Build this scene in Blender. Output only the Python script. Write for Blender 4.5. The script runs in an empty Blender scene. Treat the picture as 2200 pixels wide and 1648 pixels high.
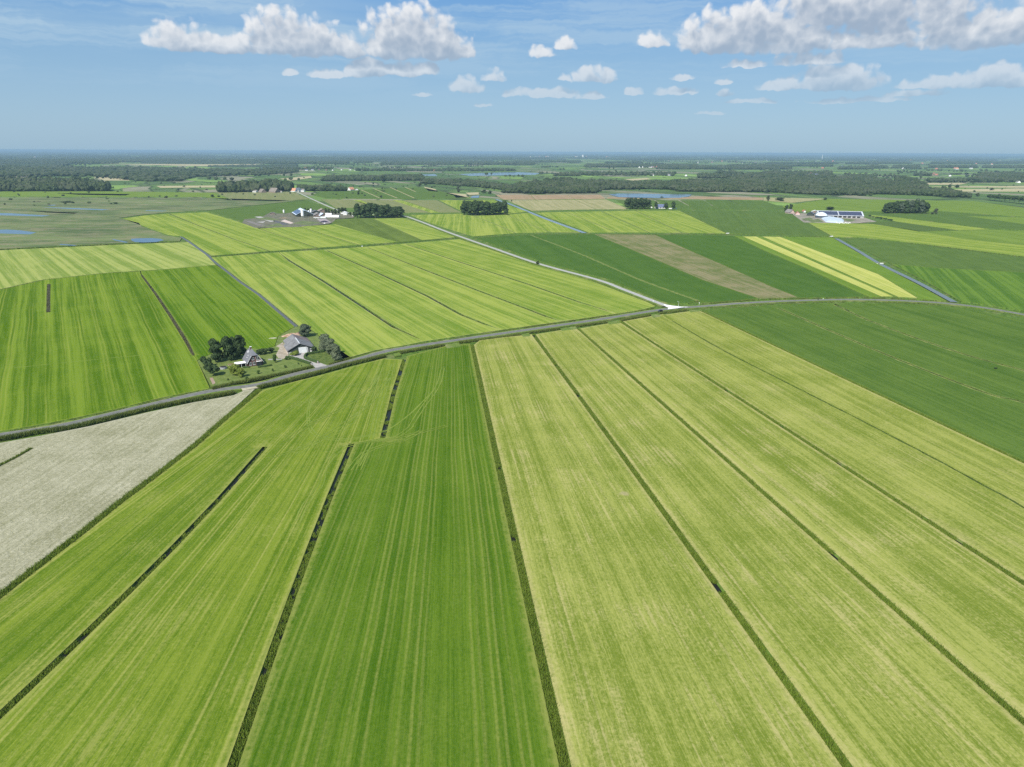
import bpy, bmesh, math, random
import numpy as np
from mathutils import Vector, Matrix, noise as mnoise
from mathutils.geometry import delaunay_2d_cdt
SC = bpy.context.scene
random.seed(7); RNG = np.random.default_rng(7)

# ------------------------------------------------------------------ camera
W0, H0, FPX, CAMH = 2200.0, 1648.0, 1467.0, 115.0
SCL = CAMH/95
PITCH = math.atan(498.0/FPX); ROLL = math.atan(10/2200.0)
fwd = Vector((0, math.cos(PITCH), -math.sin(PITCH))); up0 = Vector((0, math.sin(PITCH), math.cos(PITCH))); r0 = Vector((1, 0, 0))
rc = r0*math.cos(ROLL)+up0*math.sin(ROLL); uc = rc.cross(fwd)
cd = bpy.data.cameras.new('camera'); cam = bpy.data.objects.new('camera', cd); SC.collection.objects.link(cam)
cd.sensor_width = 36; cd.lens = 36*FPX/W0; cd.clip_start = 1; cd.clip_end = 200000
M = Matrix.Identity(4)
for i in range(3):
    M[i][0], M[i][1], M[i][2] = rc[i], uc[i], -fwd[i]
M[2][3] = CAMH
cam.matrix_world = M; SC.camera = cam

def ray(px, py):
    x, y = px-W0/2, py-H0/2
    return rc*x - uc*y + fwd*FPX
def G(px, py, z=0.0):
    d = ray(px, py); t = (z-CAMH)/d.z
    return Vector((d.x*t, d.y*t))

# ------------------------------------------------------------------ light, exposure
SUN_AZ, SUN_EL = math.radians(208), math.radians(47)      # clockwise from +Y
sd = Vector((math.sin(SUN_AZ)*math.cos(SUN_EL), math.cos(SUN_AZ)*math.cos(SUN_EL), math.sin(SUN_EL)))
sl = bpy.data.lights.new('sun', 'SUN'); sun = bpy.data.objects.new('sun', sl); SC.collection.objects.link(sun)
sl.energy = 3.6; sl.angle = math.radians(.53); sl.color = (1, .955, .88)
sun.rotation_euler = sd.to_track_quat('Z', 'Y').to_euler()
SC.view_settings.view_transform = 'Standard'; SC.view_settings.look = 'None'
SC.view_settings.exposure = 0.95; SC.view_settings.gamma = 1; SC.view_settings.use_curve_mapping = False
SC.cycles.use_denoising = False
SC.cycles.max_bounces = 6; SC.cycles.diffuse_bounces = 2; SC.cycles.glossy_bounces = 2; SC.cycles.volume_bounces = 1
SC.cycles.transmission_bounces = 2; SC.cycles.transparent_max_bounces = 4

# ------------------------------------------------------------------ node helper
class N:
    def __init__(s, tree): s.t = tree; s.l = tree.links
    def put(s, sock, v):
        if isinstance(v, bpy.types.NodeSocket): s.l.new(v, sock)
        elif v is not None:
            if hasattr(sock, 'default_value'):
                try: sock.default_value = v
                except Exception: sock.default_value = tuple(v)+(1,) if len(v) == 3 else v
    def node(s, kind, **kw):
        n = s.t.nodes.new(kind)
        for k, v in kw.items(): setattr(n, k, v)
        return n
    def m(s, op, a, b=None, c=None, clamp=False):
        n = s.node('ShaderNodeMath', operation=op, use_clamp=clamp)
        for i, v in enumerate((a, b, c)): s.put(n.inputs[i], v) if v is not None else None
        return n.outputs[0]
    def v(s, op, a, b=None, out=0):
        n = s.node('ShaderNodeVectorMath', operation=op)
        s.put(n.inputs[0], a)
        if b is not None: s.put(n.inputs[1], b)
        return n.outputs[out]
    def xyz(s, x, y, z=0.0):
        n = s.node('ShaderNodeCombineXYZ'); [s.put(n.inputs[i], q) for i, q in enumerate((x, y, z))]; return n.outputs[0]
    def sep(s, a):
        n = s.node('ShaderNodeSeparateXYZ'); s.put(n.inputs[0], a); return n.outputs
    def noise(s, vec, scale=1.0, detail=2.0, rough=.5, dist=0.0, color=False, dim='3D'):
        n = s.node('ShaderNodeTexNoise', noise_dimensions=dim); s.put(n.inputs['Vector'], vec)
        n.inputs['Scale'].default_value = scale; n.inputs['Detail'].default_value = detail
        n.inputs['Roughness'].default_value = rough; n.inputs['Distortion'].default_value = dist
        return n.outputs[1 if color else 0]
    def mix(s, f, a, b, blend='MIX'):
        n = s.node('ShaderNodeMix', data_type='RGBA', blend_type=blend)
        s.put(n.inputs[0], f); s.put(n.inputs[6], c4(a)); s.put(n.inputs[7], c4(b)); return n.outputs[2]
    def ss(s, x, lo, hi, a=0.0, b=1.0):
        n = s.node('ShaderNodeMapRange', interpolation_type='SMOOTHSTEP')
        for i, q in enumerate((x, lo, hi, a, b)): s.put(n.inputs[i], q)
        return n.outputs[0]
    def lin(s, x, lo, hi, a=0.0, b=1.0):
        n = s.node('ShaderNodeMapRange', clamp=True)
        for i, q in enumerate((x, lo, hi, a, b)): s.put(n.inputs[i], q)
        return n.outputs[0]
def c4(c):
    return c if isinstance(c, bpy.types.NodeSocket) else (tuple(c)+(1,) if len(c) == 3 else c)
def newmat(name):
    m = bpy.data.materials.new(name); m.use_nodes = True; m.node_tree.nodes.clear()
    n = N(m.node_tree); out = n.node('ShaderNodeOutputMaterial')
    b = n.node('ShaderNodeBsdfPrincipled'); n.l.new(b.outputs[0], out.inputs[0])
    return m, n, b
def bsdf(n, b, col, rough=.9, spec=.15, bump=None, bstr=.3, bdist=.2, metal=0):
    n.put(b.inputs['Base Color'], c4(col)); n.put(b.inputs['Roughness'], rough); n.put(b.inputs['Metallic'], metal)
    b.inputs['Specular IOR Level'].default_value = spec
    if bump is not None:
        q = n.node('ShaderNodeBump'); n.put(q.inputs['Height'], bump); q.inputs['Strength'].default_value = bstr; q.inputs['Distance'].default_value = bdist
        n.l.new(q.outputs[0], b.inputs['Normal'])

# ------------------------------------------------------------------ sky
world = bpy.data.worlds.new('World'); SC.world = world; world.use_nodes = True
wt = world.node_tree; wt.nodes.clear(); n = N(wt)
wo = n.node('ShaderNodeOutputWorld'); bg = n.node('ShaderNodeBackground'); n.l.new(bg.outputs[0], wo.inputs[0])
bg.inputs['Strength'].default_value = .1
sky = n.node('ShaderNodeTexSky', sky_type='NISHITA', sun_disc=False, sun_elevation=SUN_EL, sun_rotation=SUN_AZ, altitude=100, air_density=1.0, dust_density=1.0, ozone_density=1.5)
tc = n.node('ShaderNodeTexCoord'); dirv = tc.outputs['Generated']
dx, dy, dz = n.sep(dirv)
K = FPX
az = n.m('MULTIPLY', n.m('ARCTAN2', dx, dy), K); el = n.m('MULTIPLY', n.m('ARCSINE', dz), K)
P0 = n.xyz(az, el, 0)
def sk(px, py):
    d = ray(px, py).normalized(); return math.atan2(d.x, d.y)*K, math.asin(d.z)*K
CL = [(395,104,62,50,1),(480,112,75,42,1),(600,112,58,84,1),(655,118,85,68,1),(738,118,48,46,1),(885,118,100,88,1.1),(930,122,80,66,1.0),(830,120,55,58,1.0),(612,110,45,74,1.05),(975,124,44,56,.95),(825,116,48,48,1),
 (790,163,48,36,1),(865,160,78,27,.95),(700,166,38,19,.75),(625,163,17,15,.75),(1000,196,34,33,.9),(1060,174,34,25,.8),(912,208,22,9,.55),(1048,229,30,10,.55),
 (1160,122,30,26,.65),(1212,106,34,28,.65),(1278,176,46,31,1),(1212,174,17,17,.7),(1160,207,82,20,.8),(1270,211,40,17,.7),(1362,204,22,19,.75),(1405,99,36,32,.8),
 (1545,108,85,75,1),(1625,100,110,82,1),(1705,108,100,66,.85),(1850,48,190,80,1),(1745,40,60,50,.9),(1850,98,72,52,1),(1905,92,45,58,1),
 (2125,95,130,62,.95),(2190,84,70,70,1),(2035,90,60,60,.75),(1800,191,80,46,1),(1680,193,56,24,.8),(2130,185,78,36,1),(2000,187,52,24,.85),
 (1450,202,48,16,.6),(1470,173,30,13,.6),(1550,180,26,12,.55),(1557,203,22,15,.6),(1780,222,64,12,.6),(1880,218,60,12,.55),(1960,205,60,14,.6),(1600,146,52,20,.45),
 (1745,140,80,34,.45),(1590,220,40,9,.5),(1530,246,34,8,.45),(1640,222,34,10,.5)]
def cloudfield(P):
    acc = None
    for (x, y, w, h, q) in CL:
        a, e = sk(x, y); e += h*.12
        t = n.v('SUBTRACT', P, (a, e, 0)); t = n.v('MULTIPLY', t, (1/(w*1.03), 1/(h*.80), 0))
        t = n.v('MAXIMUM', t, n.v('MULTIPLY', t, (1, -3.6, 1)))
        f = n.m('MULTIPLY_ADD', n.v('DOT_PRODUCT', t, t, out=1), -1.0, .22+.78*q)
        acc = f if acc is None else n.m('MAXIMUM', acc, f)
    return n.m('MAXIMUM', acc, -1.5)
def puff(P, sc):
    q = n.node('ShaderNodeTexVoronoi', feature='SMOOTH_F1', voronoi_dimensions='2D'); n.put(q.inputs['Vector'], P); q.inputs['Scale'].default_value = sc; q.inputs['Smoothness'].default_value = .35; return q.outputs['Distance']
def cl_density(P):
    big = n.noise(P, .017, 2, .5, dim='2D'); fine = n.noise(n.v('ADD', P, (731, 0, 0)), .06, 4, .6, dim='2D')
    base = cloudfield(P); nz = n.m('MULTIPLY_ADD', big, .9, -.42)
    nz = n.m('ADD', nz, n.m('MULTIPLY_ADD', puff(P, .030), -.85, .44)); nz = n.m('ADD', nz, n.m('MULTIPLY_ADD', puff(P, .07), -.5, .26))
    return n.m('ADD', n.m('ADD', base, nz), n.m('MULTIPLY_ADD', fine, .62, -.33))
warp = n.v('MULTIPLY', n.v('SUBTRACT', n.noise(P0, .02, 3, .6, color=True, dim='2D'), (.5, .5, .5)), (22, 14, 0))
PA = n.v('ADD', P0, warp)
d0 = cl_density(PA); d1 = cl_density(n.v('ADD', PA, (-9, 20, 0)))
# clouds outside the picture go on as more of the same
pl = n.xyz(n.m('DIVIDE', dx, n.m('MAXIMUM', n.m('ADD', dz, .06), .02)), n.m('DIVIDE', dy, n.m('MAXIMUM', n.m('ADD', dz, .06), .02)), 0)
gen = n.m('MULTIPLY_ADD', n.noise(pl, .9, 4, .55, dim='2D'), 6.0, -3.55)
outm = n.m('MAXIMUM', n.ss(n.m('ABSOLUTE', az), 1000, 1250), n.ss(el, 345, 480)); outm = n.m('MULTIPLY', outm, n.ss(el, 60, 200))
alpha = n.m('MULTIPLY', n.ss(d0, -.05, .62), .97)
alpha = n.m('MAXIMUM', n.m('MULTIPLY', alpha, n.m('SUBTRACT', 1, outm)), n.m('MULTIPLY', n.ss(gen, 0, 1), outm))
lit = n.ss(n.m('SUBTRACT', d1, n.m('MULTIPLY', d0, .35)), -.8, 1.15, 1, 0)
lit = n.m('MULTIPLY', lit, n.m('ADD', .75, n.m('MULTIPLY', n.noise(PA, .07, 3, .6, dim='2D'), .5)), clamp=True)
e10 = 10/1.932
def S(r, g, b):    # shown colour (0-255 sRGB) -> value in front of the 0.1 strength background
    f = lambda c: ((c/255+.055)/1.055)**2.4 if c > 10 else c/255/12.92
    return (f(r)*e10, f(g)*e10, f(b)*e10)
cloudc = n.mix(lit, S(160,177,198), S(238,240,243))
farf = n.ss(el, 40, 260)                     # low clouds are far and veiled by air
cloudc = n.mix(farf, n.mix(.45, S(160,188,210), cloudc), cloudc)
alpha = n.m('MULTIPLY', alpha, n.lin(el, 55, 190, .45, 1))
# hazy air low down: clear Nishita blue above
grad = n.mix(n.ss(el, 0, 210), S(154,187,211), S(130,171,206)); grad = n.mix(n.ss(el, 150, 360), grad, S(84,147,210))
grad = n.mix(n.ss(el, 420, 1500), grad, S(70,130,205))
nish = n.mix(1.0, sky.outputs[0], (.75, .85, .98), 'MULTIPLY')
skyc = n.mix(.85, nish, grad)
# veil of high thin cloud, streaked level
ci = n.noise(n.v('MULTIPLY', n.v('ADD', P0, n.v('MULTIPLY', warp, (6, 1.2, 0))), (.0022, .028, 0)), 1.0, 5, .62, dim='2D')
side = n.lin(az, -1000, 200, 1.0, .55)
cf = n.m('MULTIPLY', n.m('MULTIPLY', n.ss(ci, .38, .68), side), n.ss(el, 60, 240))
ci2 = n.noise(n.v('MULTIPLY', n.v('ADD', P0, (300, 0, 0)), (.0012, .009, 0)), 1.0, 4, .6, dim='2D')
skyc = n.mix(n.m('MULTIPLY', n.m('MULTIPLY', n.ss(ci2, .4, .68), n.ss(el, 80, 220)), .35), skyc, S(176,204,224)); skyc = n.mix(n.m('MULTIPLY', cf, .85), skyc, S(182,208,227))
skyc = n.mix(alpha, skyc, cloudc)
n.put(bg.inputs['Color'], skyc)
world.cycles.sampling_method = 'MANUAL'; world.cycles.sample_map_resolution = 512

# ------------------------------------------------------------------ mesh helpers
COL = SC.collection
def mesh(name, V, Fc, mat=None, parent=None, smooth=False, attrs=None, **props):
    me = bpy.data.meshes.new(name); me.from_pydata([tuple(v) for v in V], [], Fc)
    if attrs:
        for k, vals in attrs.items():
            a = me.attributes.new(k, 'FLOAT', 'POINT'); a.data.foreach_set('value', np.asarray(vals, dtype=np.float32))
    if mat is not None:
        for m_ in (mat if isinstance(mat, (list, tuple)) else [mat]): me.materials.append(m_)
    if smooth: me.shade_smooth()
    o = bpy.data.objects.new(name, me); COL.objects.link(o)
    if parent is not None: o.parent = parent
    for k, v_ in props.items(): o[k] = v_
    return o
def bulk(name, V, T, mat, parent=None, nper=3, **props):
    """big numpy mesh: V (n,3), T (m,nper)"""
    me = bpy.data.meshes.new(name); V = np.asarray(V, np.float32); T = np.asarray(T, np.int32)
    me.vertices.add(len(V)); me.vertices.foreach_set('co', V.ravel())
    me.loops.add(T.size); me.loops.foreach_set('vertex_index', T.ravel())
    me.polygons.add(len(T)); me.polygons.foreach_set('loop_start', np.arange(0, T.size, nper, dtype=np.int32))
    try: me.polygons.foreach_set('loop_total', np.full(len(T), nper, dtype=np.int32))
    except Exception: pass
    me.materials.append(mat); me.update(calc_edges=True); me.validate()
    if me.name and hasattr(me, 'shade_flat'): me.shade_flat()
    o = bpy.data.objects.new(name, me); COL.objects.link(o)
    if parent is not None: o.parent = parent
    for k, v_ in props.items(): o[k] = v_
    return o
def empty(name, loc, rz=0, **props):
    o = bpy.data.objects.new(name, None); COL.objects.link(o); o.location = loc; o.rotation_euler = (0, 0, rz); o.empty_display_size = .5
    for k, v_ in props.items(): o[k] = v_
    return o
def area2(P): return sum(P[i-1][0]*P[i][1]-P[i][0]*P[i-1][1] for i in range(len(P)))
def offset(P, d):
    """inset closed CCW polygon P by per-edge distances d[i] (edge i: P[i]->P[i+1])"""
    m_ = len(P); out = []
    for i in range(m_):
        a, b, c = Vector(P[i-1]), Vector(P[i]), Vector(P[(i+1) % m_])
        e1 = (b-a).normalized(); e2 = (c-b).normalized(); n1 = Vector((-e1.y, e1.x)); n2 = Vector((-e2.y, e2.x))
        d1_, d2_ = d[i-1], d[i]; det = e1.x*e2.y-e1.y*e2.x
        if abs(det) < .03: out.append(b+n1*(d1_+d2_)/2); continue
        p1 = b+n1*d1_; p2 = b+n2*d2_; t = ((p2-p1).x*e2.y-(p2-p1).y*e2.x)/det
        q = p1+e1*t
        if (q-b).length > 6*max(d1_, d2_, .01): q = b+(q-b).normalized()*6*max(d1_, d2_, .01)
        out.append(q)
    return out

# ------------------------------------------------------------------ grass field materials
def field_mat(name, dark, light, dry, direc=None, fan=None, sw=.5, mid=.5, fine=.35, blotch=.4, grain=.25, track=0.0, trackw=9.0, dryedge=.6, drymix=.25, period=0, patch=None, rough_bump=.25, cross=0.0):
    kr, kg, kb = ((1.05, 1.0, .80) if light[0] < .2 else (1.10, 1.0, .74)) if fan else ((1.06, .98, 1.05) if light[1] > .25 and light[2] < .11 else ((1.12, 1.0, .85) if light[0] < .15 else (1.05, 1.0, .85)))  # far fields keep more blue: distance haze put into the grass colour
    dark, light, dry = [(c_[0]*kr, c_[1]*kg, c_[2]*kb) for c_ in (dark, light, dry)]
    mt, n, b = newmat(name)
    pos = n.node('ShaderNodeNewGeometry').outputs['Position']
    if fan:
        (a1, a2), (b1, b2) = [(G(*p), G(*q)) for p, q in fan]
        e1, e2 = a2-a1, b2-b1; det = e1.x*e2.y-e1.y*e2.x
        t = ((b1-a1).x*e2.y-(b1-a1).y*e2.x)/det; Pc = a1+e1*t
        R = ((a1+b1)/2-Pc).length; sg = 1 if Pc.y < a1.y else -1
        rel = n.v('SUBTRACT', pos, (Pc.x, Pc.y, 0)); x, y, _ = n.sep(rel)
        u = n.m('MULTIPLY', n.m('ARCTAN2', n.m('MULTIPLY', x, sg), n.m('MULTIPLY', y, sg)), R); v = n.v('LENGTH', rel, out=1)
    else:
        p, q = direc; e = (G(*q)-G(*p)).normalized()
        v = n.v('DOT_PRODUCT', pos, (e.x, e.y, 0), out=1); u = n.v('DOT_PRODUCT', pos, (e.y, -e.x, 0), out=1)
    wob = n.m('MULTIPLY', n.m('SUBTRACT', n.noise(n.xyz(n.m('MULTIPLY', u, .02), n.m('MULTIPLY', v, .012), 0), 1, 2), .5), 2.4)
    u = n.m('ADD', u, wob)
    def st(ku, kv, det=2, ro=.5, z=0): return n.noise(n.xyz(n.m('MULTIPLY_ADD', u, ku, z*17.3), n.m('MULTIPLY', v, kv), 0), 1.0, det, ro, dim='2D')
    n1 = st(.11, .0015, 1); n2 = st(.42, .004, 2, .6, 3); n3 = st(1.7, .02, 2, .6, 7); n5 = st(3.2, .35, 2, .7, 11)
    iso = n.noise(pos, .035, 4, .6, dim='2D'); isog = n.noise(pos, 1.1, 3, .75, dim='2D'); iso2 = n.noise(pos, .22, 3, .6, dim='2D')
    ctr = lambda q, k: n.m('MULTIPLY', n.m('SUBTRACT', q, .5), k)
    f = n.m('ADD', ctr(n1, sw*6.0), ctr(n2, mid*4.6)); f = n.m('ADD', f, ctr(n3, fine*3.6)); f = n.m('ADD', f, ctr(n5, grain*4.0))
    f = n.m('ADD', f, ctr(iso, blotch*3.2)); f = n.m('ADD', f, ctr(isog, grain*4.2)); f = n.m('ADD', f, ctr(iso2, blotch*1.2))
    if period:
        sq = n.m('SINE', n.m('MULTIPLY', u, 2*math.pi/period)); f = n.m('ADD', f, n.m('MULTIPLY', n.m('MULTIPLY', sq, sw*.55), n.ss(n1, .3, .65)))
    if cross:
        cr = n.noise(n.xyz(n.m('MULTIPLY', u, .25), n.m('MULTIPLY', v, .9), 5), 1, 3, .7); f = n.m('ADD', f, ctr(cr, cross*3))
    f = n.m('ADD', f, .5, clamp=True)
    col = n.mix(f, dark, light)
    # dry, raked-out streaks
    dn = n.m('ADD', ctr(st(.8, .006, 4, .65, 21), 2.2), ctr(n.noise(pos, .05, 4, .65, dim='2D'), 1.6)); dn = n.m('ADD', dn, ctr(isog, 1.0))
    col = n.mix(n.m('MULTIPLY', n.ss(dn, .02, .7), drymix, clamp=True), col, dry)
    mo = n.m('ADD', ctr(st(.16, .022, 4, .7, 41), 2.4), ctr(n.noise(pos, .45, 3, .75, dim='2D'), 1.5)); col = n.mix(n.m('MULTIPLY', n.ss(mo, .22, .75), min(.55, drymix)), col, dark)
    if track:
        fr = n.m('FRACT', n.m('DIVIDE', u, trackw)); dd = n.m('ABSOLUTE', n.m('SUBTRACT', fr, .5)); dd = n.m('ABSOLUTE', n.m('SUBTRACT', dd, .9/trackw))
        ln = n.ss(dd, .10/trackw, .6/trackw, 1, 0); br = n.ss(st(.09, .004, 3, .6, 31), .36, .6)
        br = n.m('MULTIPLY', br, n.lin(isog, .3, .65, .4, 1))
        col = n.mix(n.m('MULTIPLY', n.m('MULTIPLY', ln, br), track), col, dry)
    spk = n.noise(pos, 2.1, 2, .8, dim='2D'); col = n.mix(n.m('MULTIPLY', n.ss(spk, .66, .74), min(.6, drymix*1.3)), col, dry)
    if patch:
        for (px, py, rx, ry, amt, c) in patch:
            g = G(px, py); rr = n.v('MULTIPLY', n.v('SUBTRACT', pos, (g.x, g.y, 0)), (1/rx, 1/ry, 0))
            rr = n.v('LENGTH', rr, out=1); rr = n.m('ADD', rr, ctr(n.noise(pos, .18, 4, .7, dim='2D'), 2.0))
            col = n.mix(n.m('MULTIPLY', n.ss(rr, .3, 1.1, 1, 0), amt), col, c)
    eg = n.node('ShaderNodeAttribute', attribute_name='edge').outputs['Fac']
    ed = n.m('ADD', eg, ctr(n.noise(pos, .5, 3, .7, dim='2D'), .5))
    col = n.mix(n.m('MULTIPLY', n.ss(ed, .0, .30, 1, 0), dryedge*.8), col, dry)
    bsdf(n, b, col, .95, .0, n.m('ADD', isog, n5), rough_bump, .25)
    return mt

bank_m, n, b = newmat('bank_grass')
pos = n.node('ShaderNodeNewGeometry').outputs['Position']
f1 = n.noise(pos, .5, 4, .7); f2 = n.noise(pos, .05, 3, .6)
c = n.mix(n.ss(f1, .35, .65), (.035, .07, .01), (.10, .17, .025)); c = n.mix(n.ss(f2, .5, .7, 0, .5), c, (.19, .18, .08)); bsdf(n, b, c, .9, .1, f1, .5, .3)

def field(name, pts, mat, w=1.0, fringe=7.0, z=0.0, skirt=.5, depth=.85):
    """pts: (px,py[,w]) polygon in the photograph's pixels, laid on the ground; w = half width of the ditch along the edge that starts here"""
    P = [G(p[0], p[1], z) for p in pts]; D = [(p[2] if len(p) > 2 else w)*SCL for p in pts]
    if area2(P) < 0:
        P.reverse(); D.reverse(); D = D[1:]+D[:1]
    m_ = len(P); top = offset(P, D); segs = []
    # subdivide long sides so that the fringe follows them
    B, W = [], []
    for i in range(m_):
        a, c_ = top[i], top[(i+1) % m_]; k = max(1, min(30, int((c_-a).length/25)))
        for s_ in range(k): B.append(a+(c_-a)*(s_/k)); W.append(D[i])
        if D[i] > 0: segs.append((a, c_))
    nb = len(B); A0 = np.array([[*a] for a, _ in segs]).reshape(-1, 2); C0 = np.array([[*c_] for _, c_ in segs]).reshape(-1, 2); E0 = C0-A0; L2_ = np.maximum((E0**2).sum(1), 1e-9)
    def dist(p):
        if not len(A0): return 99.
        r = np.array([*p])-A0; t = np.clip((r*E0).sum(1)/L2_, 0, 1); return float(np.sqrt((((r-E0*t[:, None])**2).sum(1)).min()))
    TB = np.array([[*p] for p in B])
    def inside(p):
        x, y = p; x1, y1 = TB[:, 0], TB[:, 1]; x2, y2 = np.roll(x1, -1), np.roll(y1, -1)
        with np.errstate(divide='ignore', invalid='ignore'): c_ = ((y1 > y) != (y2 > y)) & (x < (x2-x1)*(y-y1)/(y2-y1)+x1)
        return bool(c_.sum() % 2)
    Q = []
    for i in range(nb):
        if W[i] <= 0: continue
        a, c_ = B[i], B[(i+1) % nb]; ln = (c_-a).length
        if ln < .5: continue
        nn = Vector((-(c_-a).y, (c_-a).x))/ln
        for dd in (1.2, fringe):
            for t in (.0, .5):
                p = a+(c_-a)*t+nn*dd
                if inside(p) and dist(p) > dd*.93 and all((p-o_).length > .6 for o_ in Q[-8:]): Q.append(p)
    vs, _, fs, _, _, _ = delaunay_2d_cdt(B+Q, [], [list(range(nb))], 1, 1e-3)
    V = [(p.x, p.y, z) for p in vs]; A = [min(1., dist(p)/fringe) for p in vs]
    F_ = [list(f) for f in fs]; F_ = [f if area2([vs[i] for i in f]) > 0 else f[::-1] for f in F_]; MI = [0]*len(F_)
    bot = offset(P, [max(q-skirt, -.3) for q in D]); k0 = len(V)
    V += [(q.x, q.y, z-depth) for q in bot]+[(q.x, q.y, z-.004) for q in top]; A += [0]*(2*m_)
    for i in range(m_):
        if D[i] <= 0: continue
        j = (i+1) % m_; F_.append([k0+i, k0+j, k0+m_+j, k0+m_+i]); MI.append(1)
    o = mesh(name, V, F_, [mat, bank_m], attrs={'edge': A}, kind='structure')
    o.data.polygons.foreach_set('material_index', MI)
    return o

def smooth_line(P, step):
    """Catmull-Rom through world points, resampled every step metres"""
    P = [Vector(p) for p in P]; Q = [P[0]*2-P[1]]+P+[P[-1]*2-P[-2]]; out = []
    for i in range(1, len(Q)-2):
        a, b_, c_, d_ = Q[i-1], Q[i], Q[i+1], Q[i+2]; k = max(1, int((c_-b_).length/step))
        for s in range(k):
            t = s/k; out.append(.5*((2*b_)+(c_-a)*t+(2*a-5*b_+4*c_-d_)*t*t+(3*b_-a-3*c_+d_)*t**3))
    out.append(P[-1]); return out
def strip(name, line, hw, z, mat, smooth_step=4, jag=0, thick=0, **props):
    k_ = SCL; L = smooth_line(line, smooth_step); V = []; U = []; T_ = []; s = 0
    for i, p in enumerate(L):
        a = L[max(i-1, 0)]; b_ = L[min(i+1, len(L)-1)]; t = (b_-a).normalized(); nn = Vector((-t.y, t.x))
        if i: s += (p-L[i-1]).length
        h = (hw(s) if callable(hw) else hw)*k_
        for q in (-1, -.5, 0, .5, 1):
            k = h*q+(random.uniform(-jag, jag) if abs(q) == 1 else 0); V.append((p.x+nn.x*k, p.y+nn.y*k, z)); U.append(q); T_.append(s)
    F_ = []
    for i in range(len(L)-1):
        for k in range(4): F_.append([i*5+k, i*5+5+k, i*5+6+k, i*5+1+k][::-1])
    if thick:
        o_ = len(V); V += [(V[i*5+k][0]+0, V[i*5+k][1], z-thick) for i in range(len(L)) for k in (0, 4)]; U += [0]*(2*len(L)); T_ += [0]*(2*len(L))
        for i in range(len(L)-1):
            F_.append([i*5, o_+2*i, o_+2*i+2, i*5+5]); F_.append([i*5+4, i*5+9, o_+2*i+3, o_+2*i+1])
    o = mesh(name, V, F_, mat, attrs={'across': U, 'along': T_}, **props); return o, L

# ------------------------------------------------------------------ ground
gm, n, b = newmat('far_pasture')
pos = n.node('ShaderNodeNewGeometry').outputs['Position']
rot = n.node('ShaderNodeVectorRotate'); rot.inputs['Angle'].default_value = math.radians(-28); n.put(rot.inputs['Vector'], pos)
rv = n.v('ADD', rot.outputs[0], n.v('MULTIPLY', n.v('SUBTRACT', n.noise(pos, .0012, 2, color=True), (.5, .5, .5)), (500, 500, 0)))
vo = n.node('ShaderNodeTexVoronoi', feature='F1', distance='CHEBYCHEV'); n.put(vo.inputs['Vector'], n.v('MULTIPLY', rv, (1/95, 1/420, 0))); vo.inputs['Scale'].default_value = 1
r_, g_, b_ = n.sep(vo.outputs['Color'])
vb = n.node('ShaderNodeTexVoronoi', feature='DISTANCE_TO_EDGE'); n.put(vb.inputs['Vector'], n.v('MULTIPLY', rv, (1/95, 1/420, 0))); vb.inputs['Scale'].default_value = 1
c = n.mix(r_, (.055, .105, .025), (.115, .185, .04)); c = n.mix(n.ss(g_, .80, .83), c, (.21, .20, .13)); c = n.mix(n.ss(b_, .86, .88), c, (.17, .27, .05))
pn = n.noise(pos, .004, 5, .65); pn2 = n.noise(pos, .03, 4, .7)
c = n.mix(n.ss(pn, .45, .7, 0, .7), c, (.07, .10, .04)); c = n.mix(n.ss(pn2, .5, .72, 0, .5), c, (.15, .155, .075))
c = n.mix(n.ss(vb.outputs['Distance'], .01, .05, .8, 0), c, (.035, .05, .02))
bsdf(n, b, c, .95, .1)
R = 60000
mesh('ground', [(-R, -3000, -.9), (R, -3000, -.9), (R, R, -.9), (-R, R, -.9)], [[0, 1, 2, 3]], gm, kind='structure')
# bed between the near fields: ditch bottoms and rough margins
mesh('polder_bed', [(-500, -40, -.87), (750, -40, -.87), (1300, 1200, -.87), (720, 1620, -.87), (-1080, 1620, -.87), (-1080, 360, -.87)], [[0, 1, 2, 3, 4, 5]], bank_m, kind='structure')
# ------------------------------------------------------------------ haze
hm = bpy.data.materials.new('haze'); hm.use_nodes = True; hm.node_tree.nodes.clear(); n = N(hm.node_tree)
ho = n.node('ShaderNodeOutputMaterial'); pv = n.node('ShaderNodeVolumePrincipled'); n.l.new(pv.outputs[0], ho.inputs['Volume'])
pv.inputs['Color'].default_value = (.34, .50, .66, 1); pv.inputs['Density'].default_value = 6.0e-5; pv.inputs['Anisotropy'].default_value = 0
hz = [(x, y, z) for z in (-2.2, 118) for x, y in ((-R-500, -3500), (R+500, -3500), (R+500, R+500), (-R-500, R+500))]
mesh('haze', hz, [[0, 3, 2, 1], [4, 5, 6, 7], [0, 1, 5, 4], [1, 2, 6, 5], [2, 3, 7, 6], [3, 0, 4, 7]], hm, kind='stuff')

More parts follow.
